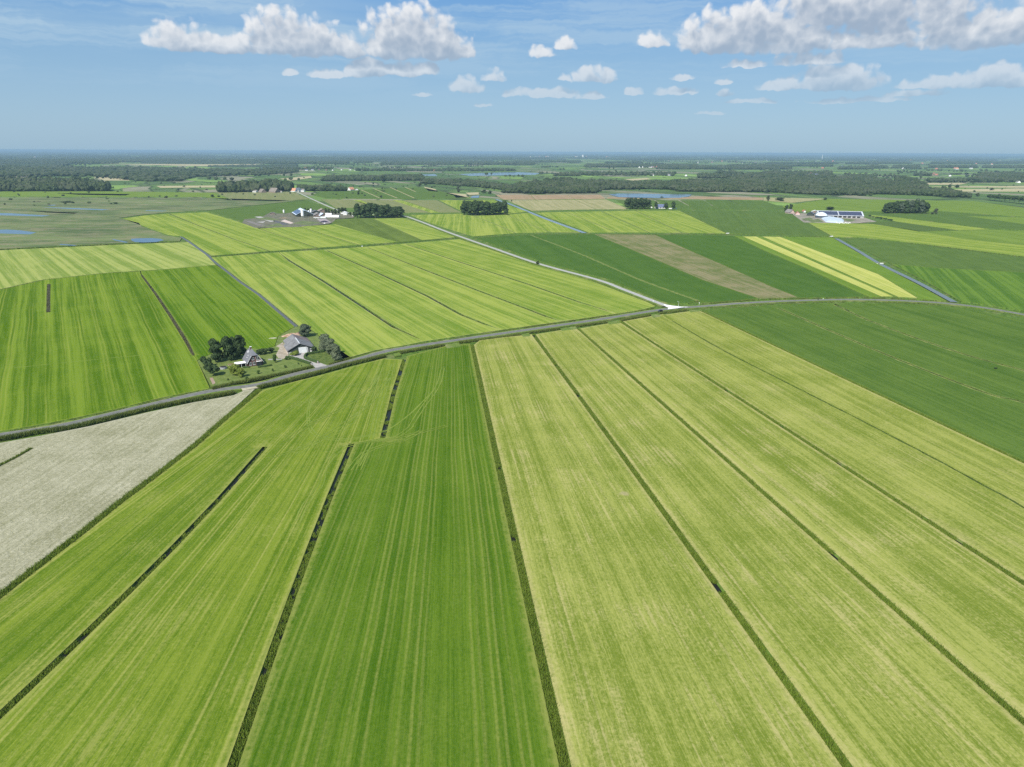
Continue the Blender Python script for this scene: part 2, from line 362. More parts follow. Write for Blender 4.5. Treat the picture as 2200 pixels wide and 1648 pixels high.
# ------------------------------------------------------------------ ditch and edge lines, in photograph pixels
L0 = [(-190,1430),(0,1279),(80,1217),(177,1143),(249,1085),(336,1020),(415,959),(483,900),(558,838)]
L1 = [(-190,1712),(0,1534),(78,1465),(164,1378),(294,1261),(372,1171),(472,1071),(570,960)]
L2 = [(450,1800),(502,1634),(545,1504),(627,1287),(679,1149),(715,1060),(752,953)]
L2b = [(822,941),(833,898),(845,847),(869,771)]
LC = [(1250,1800),(1211,1648),(1179,1477),(1152,1363),(1125,1240),(1093,1104),(1073,1013),(1050,900),(1038,847),(1027,796),(1014,741)]
R1 = [(1920,1790),(1819,1645),(1755,1549),(1687,1458),(1632,1381),(1573,1309),(1505,1213),(1443,1122),(1388,1050),(1334,973),(1279,900),(1227,829),(1173,756),(1147,718)]
R2 = [(2345,1670),(2200,1554),(2118,1481),(2050,1422),(1959,1345),(1882,1277),(1796,1190),(1701,1109),(1619,1036),(1519,948),(1460,902),(1409,851),(1347,800),(1318,774.5),(1240,706)]
R3 = [(2350,1352),(2200,1252),(2118,1200),(2050,1154),(1959,1100),(1869,1036),(1755,963),(1654,899),(1545,829),(1473,782),(1391,731),(1335,690)]
R4 = [(2350,1175),(2200,1090),(2096,1036),(1982,975),(1855,902),(1764,854.5),(1691,822),(1618,789),(1527,742),(1451,689),(1425,678)]
R5 = [(2350,1066),(2200,991),(2096,943),(2000,897),(1909,858),(1800,807),(1727,774.5),(1654,738),(1582,702),(1507,667)]
R6 = [(2350,925),(2200,865),(2127,847),(1982,793),(1873,749),(1764,702),(1673,662),(1655,656)]
R7 = [(2350,842),(2200,796),(2091,767),(1982,731),(1873,691),(1793,655)]
def PX(v):
    d = Vector((v.x, v.y, -CAMH)); k = FPX/d.dot(fwd); return (W0/2+d.dot(rc)*k, H0/2-d.dot(uc)*k)
def steady(L, deg=3):
    """the dug ditches run nearly straight: take the reading noise out of the picked points"""
    P = [G(*p) for p in L]; y = np.array([p.y for p in P]); x = np.array([p.x for p in P]); c_ = np.polyfit(y, x, deg, w=1/y)
    return [PX(Vector((float(np.polyval(c_, b_)), b_))) for b_ in y]
L1, L2, LC, R1, R2, R3, R4, R5 = [steady(L, d_) for L, d_ in ((L1, 2), (L2, 2), (LC, 2), (R1, 2), (R2, 2), (R3, 2), (R4, 3), (R5, 2))]
def e(line, w): return [(x, y, w) for x, y in line]
def seg(line, w, last=0.0):
    r = [(x, y, w) for x, y in line]; r[-1] = (line[-1][0], line[-1][1], last); return r
def rev(l): return list(reversed(l))
def shifted(line, hw):
    """bank line beside a ditch that ends bluntly; hw > 0 is to the right of the line's direction"""
    P = [G(*p) for p in line]; out = []
    for i, p in enumerate(P):
        t = (P[min(i+1, len(P)-1)]-P[max(i-1, 0)]).normalized(); out.append((*PX(p+Vector((t.y, -t.x))*hw), .02))
    return out
DRY = (.30,.285,.15)
# plant colours: lush ryegrass, shorn sward, raked hay; field_mat tints far ones for haze
m_s12 = field_mat('mown_meadow', (.062,.118,.010), (.140,.195,.028), (.27,.28,.10), fan=((L1[1],L1[-1]),(L2[1],L2[-1])), sw=.2, mid=.34, fine=.4, blotch=.3, track=.65, trackw=8.0, drymix=.42)
m_s3 = field_mat('regrown_meadow', (.040,.094,.007), (.088,.150,.018), (.20,.225,.07), fan=((L2[1],(869,771)),(LC[1],LC[-1])), sw=.16, mid=.30, fine=.34, blotch=.25, grain=.24, track=.5, trackw=4.6, drymix=.14, dryedge=.8,
     patch=[(640,1400,26,60,.0,DRY)])
def pale(name, a, b_, **k):
    kw = dict(sw=.17, mid=.3, fine=.34, blotch=.36, grain=.36, drymix=.55, cross=.08); kw.update(k)
    return field_mat(name, (.108,.158,.028), (.228,.268,.088), (.35,.335,.20), fan=(a, b_), **kw)
m_p4 = pale('shorn_meadow', (LC[1],LC[-1]), (R1[1],R1[-1]), patch=[(1340,1060,2,2,.5,(.34,.27,.17))])
m_p5 = pale('shorn_meadow', (R1[1],R1[-1]), (R2[1],R2[-1]))
m_p6 = pale('shorn_meadow', (R2[1],R2[-1]), (R3[1],R3[-1]), sw=.35)
m_p7 = pale('shorn_meadow', (R3[1],R3[-1]), (R4[1],R4[-1]), drymix=.35)
m_p8 = pale('shorn_meadow', (R4[1],R4[-1]), (R5[1],R5[-1]), drymix=.3)
def lush(name, a, b_, dark=(.046,.098,.020), light=(.080,.142,.032), dry=(.12,.165,.03), **k):
    kw = dict(sw=.2, mid=.3, fine=.35, blotch=.35, grain=.3, drymix=.12, dryedge=.4, cross=.3); kw.update(k)
    return field_mat(name, dark, light, dry, direc=(a, b_), **kw)
m_dg = lush('tall_grass_crop', (2200,991), (1507,667))
m_dgn = lush('tall_grass_crop', (1633,641), (1278,502), dark=(.036,.088,.018), light=(.058,.120,.026), sw=.12, mid=.15)
def bright(name, a, b_, **k):
    kw = dict(sw=.3, mid=.45, fine=.35, blotch=.3, grain=.25, drymix=.22, dryedge=.5); kw.update(k)
    return field_mat(name, (.105,.180,.020), (.225,.285,.052), (.29,.31,.11), direc=(a, b_), **kw)
m_n = bright('mown_meadow', (893,724), (605,547)); m_u = bright('mown_meadow', (770,526), (642,486)); m_e = bright('mown_meadow', (1395,499), (1292,454))
hay, n, b = newmat('cut_hay')
pos = n.node('ShaderNodeNewGeometry').outputs['Position']
g1, g2 = G(77,1213), G(477,900); ee = (g2-g1).normalized()
v = n.v('DOT_PRODUCT', pos, (ee.x, ee.y, 0), out=1); u = n.v('DOT_PRODUCT', pos, (ee.y, -ee.x, 0), out=1)
cl = n.noise(pos, .75, 5, .8, 1.2); sw_ = n.noise(n.xyz(n.m('MULTIPLY', u, .55), n.m('MULTIPLY', v, .03), 0), 1, 3, .6); bl = n.noise(pos, .06, 3, .6)
f = n.m('ADD', n.m('MULTIPLY', n.m('SUBTRACT', cl, .5), 3.2), n.m('MULTIPLY', n.m('SUBTRACT', sw_, .5), 1.3)); f = n.m('ADD', n.m('ADD', f, n.m('MULTIPLY', n.m('SUBTRACT', bl, .5), 1.2)), .5, clamp=True)
c = n.mix(f, (.205,.20,.11), (.38,.36,.245)); c = n.mix(n.ss(n.m('FRACT', n.m('DIVIDE', u, 2.9)), .0, .2, .25, 0), c, (.12,.14,.06))
eg = n.node('ShaderNodeAttribute', attribute_name='edge').outputs['Fac']; c = n.mix(n.ss(eg, .0, .6, .6, 0), c, (.36,.34,.25))
bsdf(n, b, c, .95, .1, cl, .9, .5)

# --- south of the lane
sr = [(575,834,1.1),(636,817,1.1),(690,803.5,1.1)]
fo = seg(L0, 1.1, .6)
field('field', fo+[(575,834,1.1),(636,817,1.1),(690,804,0)]+[(640,880,0),(570,960,0)]+shifted(rev(L1), 1.05)[:-1]+[(*shifted(rev(L1), 1.05)[-1][:2],0)], m_s12)
field('field', shifted(L1, 1.05)[:-1]+[(*shifted(L1, 1.05)[-1][:2],0),(570,960,0),(640,880,0),(690,804,1.1),(760,785,1.1),(822,769,1.1),(*shifted(rev(L2b), 1.1)[0][:2],.02)]+shifted(rev(L2b), 1.1)[1:-1]+[(*shifted(rev(L2b), 1.1)[-1][:2],0),(822,941,0),(752,953,0)]+shifted(rev(L2), 1.1)[:-1]+[(*shifted(rev(L2), 1.1)[-1][:2],0)], m_s12)
field('field', shifted(L2, 1.1)[:-1]+[(*shifted(L2, 1.1)[-1][:2],0),(752,953,0),(822,941,0)]+shifted(L2b, 1.1)+[(874,764,.8),(958,742,1.0),(1012,737,1.0)]+seg(rev(LC), 1.0, 0), m_s3)
field('field', e(LC[:-1], 1.0)+[(1014,741,.9),(1030,729,.9),(1118,720,.9),(1146,717,.9)]+seg(rev(R1), .9, 0), m_p4)
field('field', e(R1[:-1], .9)+[(1147,718,.9),(1202,709,.9),(1239,703,.9)]+seg(rev(R2), .8, 0), m_p5)
field('field', e(R2[:-1], .8)+[(1240,706,.8),(1304,694.5,.8),(1334,689,.8)]+seg(rev(R3), .85, 0), m_p6)
field('field', e(R3[:-1], .85)+[(1335,690,.8),(1398,678.5,.8),(1425,674,.3)]+seg(rev(R4), 0, 0), m_p7)
field('field', e(R4[:-1], 0)+[(1425,676,.8),(1478,668.5,.8),(1506,666,.9)]+seg(rev(R5), .9, 0), m_p8)
field('field', e(R5[:-1], .9)+[(1507,667,.7),(1582,660,.7),(1655,655.5,.3)]+seg(rev(R6), 0, 0), m_dg, fringe=3)
field('field', e(R6[:-1], 0)+[(1655,656,.7),(1691,652.5,.7),(1792,651.5,.3)]+seg(rev(R7), 0, 0), m_dg, fringe=3)
field('field', e(R7[:-1], 0)+[(1793,652,.7),(1836,650.5,.7),(1964,652.5,.7),(2060,660,.7),(2200,686,.7),(2330,722,.7)], m_dg, fringe=3)
hf = field('field', [(-200,988,.4),(0,951,.4),(95,934,.4),(191,915,.4),(318,885,.4),(414,864,.4),(500,849,.4),(524,838.5,0),(553,835.5,1.0)]+seg(rev(L0[:-1]), 1.0, 0), hay, fringe=3)

# --- verge, lanes
road_px = [(-260,980),(-120,956),(0,934.5),(127,915),(286,878),(445,841.5),(557,825.7),(636,803),(700,789),(770,771),(845,751.5),(991,729),(1136,708),(1282,687),(1427,664.5),(1509,658),(1600,651),(1691,646.5),(1836,643.5),(1982,648),(2091,658),(2200,676),(2330,705),(2500,760)]
asph, n, b = newmat('lane_asphalt')
pos = n.node('ShaderNodeNewGeometry').outputs['Position']; ac = n.node('ShaderNodeAttribute', attribute_name='across').outputs['Fac']
na = n.noise(pos, .35, 4, .7); nb_ = n.noise(pos, 2.5, 3, .7)
c = n.mix(n.ss(na, .3, .7), (.11,.112,.10), (.165,.163,.148)); aa = n.m('ABSOLUTE', ac)
c = n.mix(n.m('MULTIPLY', n.ss(n.m('ABSOLUTE', n.m('SUBTRACT', aa, .45)), .02, .22, .75, 0), n.ss(nb_, .25, .7)), c, (.10,.10,.095))
c = n.mix(n.ss(n.m('ADD', aa, n.m('MULTIPLY', n.m('SUBTRACT', na, .5), .5)), .72, 1.0, 0, .8), c, (.235,.225,.18)); bsdf(n, b, c, .85, .25, nb_, .3, .05)
conc, n, b = newmat('pale_concrete')
pos = n.node('ShaderNodeNewGeometry').outputs['Position']; al = n.node('ShaderNodeAttribute', attribute_name='along').outputs['Fac']; ac = n.node('ShaderNodeAttribute', attribute_name='across').outputs['Fac']
na = n.noise(pos, .3, 4, .7); c = n.mix(na, (.24,.235,.215), (.42,.41,.38)); jn = n.ss(n.m('FRACT', n.m('DIVIDE', al, 6.0)), .0, .04, .5, 0)
c = n.mix(jn, c, (.16,.16,.14)); c = n.mix(n.ss(n.m('ABSOLUTE', ac), .0, .25, .4, 0), c, (.20,.21,.12)); bsdf(n, b, c, .85, .2, na, .2, .05)
verge, n, b = newmat('verge_grass')
pos = n.node('ShaderNodeNewGeometry').outputs['Position']
f1 = n.noise(pos, .7, 4, .75); f2 = n.noise(pos, .08, 3, .6); c = n.mix(n.ss(f1, .3, .7), (.055,.10,.015), (.15,.20,.04)); c = n.mix(n.ss(f2, .48, .68, 0, .6), c, (.24,.225,.11)); bsdf(n, b, c, .9, .1, f1, .6, .25)
RL = [G(*p) for p in road_px]
strip('verge', RL, 3.7, -.03, verge, jag=.15, thick=.8, kind='structure')
rd, RS = strip('road', RL, 1.95, .03, asph, thick=.08, kind='structure')
side_px = [(1448,660),(1434,657.5),(1400,645),(1340,622),(1282,600.5),(1154,565.5),(1064,534.5),(998,511.5),(950,494),(900,474.5),(867,464),(830,462),(770,459),(725,451),(670,427.5),(642,414.5),(628,409)]
SL = [G(*p) for p in side_px]
strip('verge', SL[1:], 4.2, -.04, verge, jag=.3, thick=.8, kind='structure')
strip('side_road', SL, 1.9, .02, conc, thick=.08, kind='structure')
splay, n, b = newmat('new_concrete'); pos = n.node('ShaderNodeNewGeometry').outputs['Position']; na = n.noise(pos, .8, 4, .7); bsdf(n, b, n.mix(na, (.62,.61,.57), (.80,.79,.76)), .8, .2)
sp = [G(*p) for p in ((1425,653.5),(1443,656.5),(1462,658.8),(1480,659.6),(1462,661.2),(1445,663.2),(1434,664.4),(1437,661),(1430,658.2))]
mesh('junction_apron', [(p.x, p.y, .045) for p in sp]+[(p.x, p.y, -.05) for p in sp], [list(range(9))[::-1]]+[[i, (i+1) % 9, 9+(i+1) % 9, 9+i] for i in range(9)], splay, kind='structure')

# --- north of the lane, west part
m_w = field_mat('green_meadow', (.052,.110,.007), (.122,.190,.024), (.22,.26,.06), fan=(((110,900),(105,640)),((440,830),(305,590))), sw=.4, mid=.5, fine=.3, blotch=.25, track=.5, trackw=9, drymix=.15, cross=.12, dryedge=.5)
m_w2 = field_mat('green_meadow', (.048,.108,.007), (.112,.180,.022), (.20,.25,.05), fan=(((398,729),(305,590)),((636,700),(461,562))), sw=.4, mid=.5, fine=.3, blotch=.25, track=.4, trackw=9, drymix=.12)
m_w0 = field_mat('striped_meadow', (.135,.205,.035), (.245,.30,.075), (.30,.32,.13), direc=((200,590),(118,532)), sw=.5, mid=.5, fine=.3, blotch=.3, drymix=.3, period=9)
WM = [(305,591),(334,630),(366,678),(398,729),(415,764)]
D0 = [(384,505),(406,519),(424.5,532),(444.5,546),(464.5,564.5),(484,580),(515,604.5),(557,633),(598,668),(636,700)]
Wtop = [(-220,662),(0,622),(95,601),(223,587),(350,579),(466,569)]
field('field', e(Wtop[:3], .8)+[(223,587,.8),(303,582.5,.8)]+e(WM[:-1], 1.0)+[(415,764,0),(424,774,.3),(452,833,.3),(444,837,.9),(414,842.5,.9),(350,855,.9),(255,879,.9),(143,903,.9),(64,917.5,.9),(0,928,.9),(-220,966,0)], m_w, fringe=5)
field('field', [(303,582.5,.8),(350,579,.8),(466,569,1.3)]+e(D0[5:-1], 1.3)+[(636,700,0),(597,722,0),(590,744,0),(560,751,0),(500,742,0),(470,752,0),(424,774,0),(415,764,1.0)]+seg(rev(WM), 1.0, 0), m_w2, fringe=5)
field('field', [(-220,558,.7),(0,537.5,.7),(125,531.5,.7),(275,524.5,.7),(396,520.5,1.4)]+e(D0[1:4], 1.6)+[(466,567,.8)]+seg(rev(Wtop), .8, 0), m_w0, fringe=5)
T = [(448,551.5),(577,541),(650,536.5),(775,528.5),(862,521),(992,510.5)]
M1 = [(605,547),(622,560),(700,607),(773,654.5),(845,702),(893,724)]; M2 = [(702,538),(809,585),(918,636),(991,676),(1056,702)]
M3 = [(789,531.6),(918,582),(1027,624),(1136,665),(1187,685)]; M4 = [(873,525),(991,564),(1136,611),(1245,649),(1300,666)]
field('field', e([(452,553),(577,543.5),(600,542)], .5)+[(605,547,1.2)]+e(M1[1:-1], 1.2)+[(893,724,0),(912,734,.8),(878,741,.8),(809,753,.8),(754,768,.8),(738,772,0),(700,732,0),(668,708,0)]+e(rev(D0[4:]), 1.4)[:-1]+[(464.5,564.5,.8)], m_n, fringe=5)
def mid(lft, rgt, a, b_, c_, d_, w1=1.15, w2=1.15):
    """a,b on the top line, c,d on the lane side"""
    field('field', [(a[0], a[1], .5), (b_[0], b_[1], 0)]+e(rgt[:-1], w2)+[(rgt[-1][0], rgt[-1][1], 0), (c_[0], c_[1], .8), (d_[0], d_[1], 0)]+seg(rev(lft), w1, 0), m_n, fringe=5)
mid(M1, M2, (600,542), (700,536), (1080,709), (912,734))
mid(M2, M3, (700,536), (786,530), (1209,691), (1080,709))
mid(M3, M4, (786,530), (870,523.3), (1325,675), (1209,691))
field('field', [(870,523.3,.5),(988,513.5,.9),(1055,536,.9),(1145,567.5,.9),(1272,603,.9),(1330,625,.9),(1390,647.5,.9),(1412,658,.8),(1370,668,.8),(1325,675,0)]+seg(rev(M4), 1.15, 0), m_n, fringe=5)
# --- upper west block
U1 = [(362,459),(425,484),(500,513),(580,539.5)]; U2 = [(556,491),(620,512.5),(682,532.5)]; U3 = [(642,486),(705,506),(770,526)]; U4 = [(722,482),(790,502),(855,520)]
m_u1 = bright('mown_meadow', (580,539), (362,460), sw=.35)
field('field', e([(262,470),(310,463)], .8)+seg(U1, .9, .5)[:-1]+[(580,539.5,.5),(452,549.5,1.6),(446,546,1.6),(424.5,532,1.6),(406,517,1.0),(392,508,.8),(360,505,.8),(330,494,.8),(305,485,.8)], m_u1, fringe=5)
field('field', [(364,459,.6),(445,456,.8),(500,472,.8),(552,489,.8)]+e(U2[:-1], .8)+[(682,532.5,.5),(580,539.5,.9)]+rev(e(U1[1:-1], .9)), m_u1, fringe=5)
field('field', [(556,491,.6),(600,488,.6),(642,486,.8)]+e(U3[1:-1], .8)+[(770,526,.5),(682,532.5,.8)]+rev(e(U2[1:-1], .8)), m_u, fringe=5)
field('field', [(642,486,.6),(722,482,.8)]+e(U4[1:-1], .8)+[(855,520,.5),(770,526,.8)]+rev(e(U3[1:-1], .8)), m_u, fringe=5)
m_rough = lush('rough_meadow', (907,516), (803,470), dark=(.06,.10,.025), light=(.10,.155,.04), blotch=.5, cross=.4)
field('field', [(722,482,.3),(700,473,.3),(770,470,.3),(803,470,.3),(907,516,.5),(855,520,.8),(790,502,.8)], m_rough)
field('field', [(803,470,.3),(866,468,.9),(893,476,.9),(940,494,.9),(980,509.5,.5),(907,516,.3)], m_u)
# --- middle block east of the side road
field('field', [(880,462,.5),(990,459,.6),(1017,464,.8),(1060,480,.8),(1108,501,.4),(1016,508,.9),(955,490,.9),(905,472.5,.9)], m_e)
field('field', [(1017,464,.6),(1090,461,.6),(1100,467.5,.7),(1182,499,.4),(1108,501,.7),(1060,480,.7)], m_e)
field('field', [(1090,461,.6),(1138,457,2.2),(1176,472,2.2),(1250,499,.4),(1182,499,.7),(1100,467.5,.7)], m_e)
E1 = [(1215,455),(1325,499)]; E2 = [(1292,454),(1395,499)]; E3 = [(1365,452),(1465,499.5)]; E4 = [(1460,452),(1562,501)]
tops_ = [(1148,457), (1215,455), (1292,454), (1365,452.5), (1460,452.5)]; bots = [(1262,499.5), (1325,499.5), (1395,499.5), (1465,500), (1562,501.5)]
for i in range(4): field('field', [(*tops_[i], .6), (*tops_[i+1], .8), (*bots[i+1], .4), (*bots[i], 2.2 if i == 0 else .8)], m_e)
m_up = lush('grass_ley', (1785,507), (1687,455), dark=(.052,.10,.028), light=(.08,.14,.038), sw=.12, mid=.2)
field('field', [(1460,452.5,.6),(1590,452.5,.3),(1690,507,.4),(1562,501.5,.6)], m_up)
field('field', [(1590,452.5,.3),(1687,455,.5),(1732,475,.5),(1786,507,.4),(1690,507,.3)], m_up)
# --- dark block south of it
Y = 503.5
def q(*pts, m, **k): return field('field', list(pts), m, **k)
m_br = lush('thin_brown_sward', (1633,641), (1278,503), dark=(.095,.125,.045), light=(.185,.175,.105), dry=(.20,.17,.12), blotch=.9, mid=.5, drymix=.5, cross=.3)
m_lg = lush('light_meadow', (1854,633), (1636,536), dark=(.075,.15,.022), light=(.115,.20,.035))
m_y = field_mat('yellow_stubble', (.24,.30,.055), (.37,.40,.10), (.42,.42,.17), direc=((1920,636),(1625,508)), sw=.3, mid=.35, fine=.3, blotch=.25, drymix=.35)
q((1019,511,.9),(1100,506.5,.5),(1140,504.5,0),(1245,545,0),(1373,600,0),(1500,646,.6),(1478,652,.8),(1445,654,.6),(1415,646,.9),(1300,599,.9),(1168,564.5,.9),(1070,530,.9), m=m_dgn)
q((1140,504.5,.5),(1276,503,.4),(1400,554,.4),(1509,601,.4),(1633,641.5,.6),(1560,648,.6),(1500,652,.1),(1500,646,0),(1373,600,0),(1245,545,0), m=m_dgn)
q((1276,503,.5),(1407,504.5,.3),(1473,534.5,.3),(1582,582,.3),(1654,614.5,.3),(1716,639,.6),(1633,642,.4),(1509,601,.4),(1400,554,.4), m=m_br)
q((1407,504.5,.5),(1575,506,.4),(1636,536,.5),(1727,574.5,.5),(1854,633,.3),(1870,638.5,.7),(1716,640,.3),(1654,614.5,.3),(1582,582,.3),(1473,534.5,.3), m=m_dgn)
q((1575,506,.4),(1596,508,.1),(1894,637,.1),(1892,639,.7),(1870,638.5,0),(1854,633,.5),(1727,574.5,.5),(1636,536,.5), m=m_lg)
q((1596,508,.4),(1625,508,.4),(1921,637,.2),(1894,637,.1), m=m_y, fringe=.6)
q((1637,508,.4),(1676,509,.1),(1887,589,.1),(1971,640,.2),(1929,638,.4), m=m_y, fringe=.6)
q((1625,508,.2),(1637,508,.4),(1929,638,.1),(1921,637,.4), m=m_lg, fringe=.5)
q((1676,509,.4),(1793,510,3.0),(1891,566,3.0),(1970,606,3.0),(2046,648,.8),(1960,643,.7),(1971,640,.1),(1887,589,.1), m=m_lg)
q((1803,512,.5),(1850,512,.5),(1982,526,.5),(2200,554,.5),(2360,578,.3),(2360,598,.3),(2200,585.5,.3),(2018,576,.3),(1909,567,3.0), m=m_up)
m_rs = lush('striped_crop', (2080,660), (2000,578), dark=(.05,.115,.02), light=(.09,.17,.03), sw=.5, mid=.6, period=7)
q((1909,567,.3),(2018,576,.3),(2200,585.5,.3),(2360,598,0),(2360,700,.8),(2200,668,.8),(2091,650.5,.8),(2056,648,3.0),(1980,604,3.0), m=m_rs)
# --- far right strips
m_fr = bright('mown_meadow', (2075,515), (1735,478)); m_frl = lush('light_meadow', (2200,500), (1900,460), dark=(.085,.15,.03), light=(.135,.21,.045)); m_frd = lush('rough_meadow', (2040,494), (1860,476), dark=(.05,.09,.028), light=(.075,.125,.04))
q((1735,478,.5),(1800,478,.3),(1875,481.5,.3),(1960,494,.3),(2078,515,.3),(2200,527,.3),(2380,545,0),(2380,577,.5),(2200,551,.5),(1982,524,.5),(1850,510,.5),(1790,509,.6), m=m_fr)
q((1850,475,.3),(1925,476.5,.3),(2052,494.5,.3),(1975,497.5,.3),(1875,481,.3), m=m_frd)
q((1862,461,.3),(1925,467,.3),(2127,492.5,.3),(2062,495,.3),(1925,476,.3), m=m_fr)
q((1980,497.5,.3),(2062,496,.3),(2127,493,.3),(2380,505,.3),(2380,545,.3),(2200,527,.3),(2078,515,.3), m=m_frl)
q((1925,466,.4),(1862,460,.4),(1870,455,.4),(2030,455,.4),(2200,468,.4),(2380,478,0),(2380,504,.3),(2127,491,.4), m=m_up)
q((2075,464,.4),(2150,465.5,.4),(2380,474,.4),(2380,490,.4),(2200,481.5,.4), m=m_frl, z=.02)
q((1780,427,.4),(2090,432,.4),(2200,446,.4),(2380,462,0),(2380,477,.4),(2200,466,.4),(2030,454,.4),(1870,454,.4),(1690,453.5,.4),(1680,443,.4), m=m_frl)
# --- strips beyond the farm trees
m_be = lush('beige_stubble', (1280,449), (1225,425), dark=(.19,.20,.10), light=(.29,.275,.17), dry=(.33,.29,.20), drymix=.6, mid=.5)
m_pk = lush('pinkish_sward', (1280,449), (1225,425), dark=(.21,.16,.11), light=(.29,.22,.16), dry=(.30,.25,.18), drymix=.4)
m_gr = lush('grey_meadow', (930,458), (845,430), dark=(.125,.155,.07), light=(.18,.19,.10), dry=(.20,.19,.12))
pk = [(1063,418.5),(1140,418.5),(1218,418.5),(1290,418.5),(1306,420)]; pk2 = [(1082,429),(1150,429),(1235,428),(1302,427.5),(1345,428)]
be = [(1090,431),(1150,430),(1235,429),(1302,428.5),(1320,430)]; be2 = [(1142,453),(1208,451),(1281,450),(1353,449.5),(1353,449.5)]
for i in range(3):
    q((*pk[i],.5),(*pk[i+1],.6),(*pk2[i+1],.5),(*pk2[i],.6), m=m_pk)
    q((*be[i],.5),(*be[i+1],.6),(*be2[i+1],.5),(*be2[i],.6), m=m_be)
q((1303,427,.3),(1420,427,.3),(1640,430,.3),(1640,424.5,.3),(1500,422,.3),(1412,427,.3),(1306,423,.3), m=m_pk)
gt = [1320,1405,1457,1512,1565,1640]; gb = [1357,1440,1497,1545,1615,1700]
for i in range(5): q((gt[i]+4,430,.4),(gt[i+1],430+i*.3,.6),(gb[i+1],451,.4),(gb[i],450.5,.6), m=m_up)
q((1640,424,.3),(1780,427,.3),(1700,436,.3),(1640,431,.3), m=m_be)
g1_ = [(690,428),(757,429),(845,430.5),(948,431)]; g2_ = [(728,449),(880,453),(945,456),(1002,457)]
q((690,428,.5),(755,429,.5),(798,441,.4),(760,447,.4),(722,447,.4), m=m_gr)
q((775,429.5,.4),(842,430,.5),(925,457,.4),(865,457,.4),(800,441,.4), m=m_gr)
q((757,429.5,.3),(775,429.5,.3),(800,441,.3),(790,441,.3), m=m_e); q((842,430,.3),(862,430,.3),(945,457,.3),(925,457.5,.3), m=m_e)
q((864,430,.4),(938,430,.5),(992,456.5,.4),(946,457,.5), m=m_gr)
q((942,430,.4),(1062,430,.6),(1135,455,.4),(1094,459,.3),(998,456.5,.5), m=m_e)
q((460,412.5,.5),(628,412,.5),(664,428,.3),(600,432,.4),(500,430,.4), m=m_gr)
q((660,430,.4),(718,452,.4),(700,456,.4),(600,459,.4),(552,486,.4),(446,454,.5),(520,446,.4),(600,436,.4), m=m_up)
q((668,418,.4),(700,411,.4),(905,402,.4),(1010,425,.4),(860,427.5,.4),(700,426,.4), m=m_up)
pal = [((776,408),(815,425)),((802,405),(853,425.5)),((838,402.5),(890,425.5)),((870,402),(893,412))]
for (a, b_) in pal: strip('path', [G(*a), G(*b_)], 1.6, .03, m_be, thick=.1, kind='structure')
m_tan = lush('tan_reed_stubble', (700,430), (900,430), dark=(.27,.25,.165), light=(.38,.35,.25), dry=(.36,.33,.25))
for t in [[(955,414),(1000,417),(1008,424),(980,425),(975,420)],[(1000,414),(1030,413),(1030,418),(1008,419)],[(910,401),(935,406),(942,412),(920,410)],[(335,399.5),(460,398.5),(480,402.5),(345,403.5)],[(120,415),(280,417),(270,420),(170,418.5)],[(60,453),(95,454),(168,457),(160,459),(100,456.5)],[(600,384),(668,378),(670,382),(625,388)],[(200,380),(265,382),(280,388),(225,388)],[(212,352),(550,353),(552,357.5),(420,357),(300,354)],[(1980,401),(2380,398),(2380,404),(2080,403)],[(2050,407),(2200,405),(2380,407),(2380,412),(2070,411.5)],[(1960,393),(2080,393),(2060,397),(1990,397)],[(1340,385),(1390,382.5),(1400,385),(1360,388)]]:
    q(*[(x, y, .2) for x, y in t], m=m_tan, fringe=1)
# --- marsh on the left
marsh, n, b = newmat('marsh_sward')
pos = n.node('ShaderNodeNewGeometry').outputs['Position']
sv = n.v('MULTIPLY', pos, (.35, 1, 1)); a1 = n.noise(sv, .012, 6, .7, .6); a2 = n.noise(sv, .05, 5, .75); a3 = n.noise(pos, .4, 3, .7)
c = n.mix(n.ss(a1, .35, .62), (.058,.090,.03), (.135,.17,.06)); c = n.mix(n.ss(a2, .46, .62, 0, .8), c, (.20,.18,.10)); c = n.mix(n.ss(n.m('MULTIPLY', a1, a2), .33, .42, 0, .7), c, (.28,.25,.17)); c = n.mix(n.ss(a3, .4, .7, 0, .25), c, (.03,.05,.015)); bsdf(n, b, c, .95, .1, a2, .4, .5)
q((-260,556,.7),(-260,430,.4),(0,424,.4),(440,425,.4),(640,431,.4),(520,444,.5),(445,452,.6),(362,456,.7),(310,461,.7),(255,468,.7),(300,479,.8),(305,486,.8),(330,495,.8),(360,506,.8),(392,511,.8),(388,517,.8),(275,521.5,.7),(125,528.5,.7),(0,534.5,.7), m=marsh, fringe=3)
q((-260,428,.4),(-260,411,.4),(240,411,.4),(460,414,.4),(500,431,.4),(440,423,.4),(0,422,.4), m=m_frl)
# ------------------------------------------------------------------ water
def water_mat(name, c, rough=.08, sp_=.5):
    mt, n, b = newmat(name); pos = n.node('ShaderNodeNewGeometry').outputs['Position']; w = n.noise(pos, .8, 3, .6)
    bsdf(n, b, c, rough, sp_, w, .15, .05); b.inputs['IOR'].default_value = 1.33; return mt
wat = water_mat('ditch_water', (.012,.014,.010), .3); wat.node_tree.nodes['Principled BSDF'].inputs['Specular IOR Level'].default_value = .12; watb = water_mat('pond_water', (.03,.07,.12), .12); watg = water_mat('duckweed_water', (.10,.125,.075), .3)
def water(name, px, z=-.6, mat=None, jag=0):
    P = [G(x, y, z) for x, y in px]
    if area2(P) < 0: P.reverse()
    return mesh(name, [(p.x, p.y, z) for p in P], [list(range(len(P)))], mat or watb, kind='structure')
water('pond', [(1307,417.5),(1330,415.5),(1400,416.5),(1487,418),(1480,422),(1460,425),(1412,425.5),(1330,423.5)], .03)
water('pond', [(-40,494.5),(15,493),(45,495),(78,499.5),(65,503.5),(30,502.5),(-40,500)], .02)
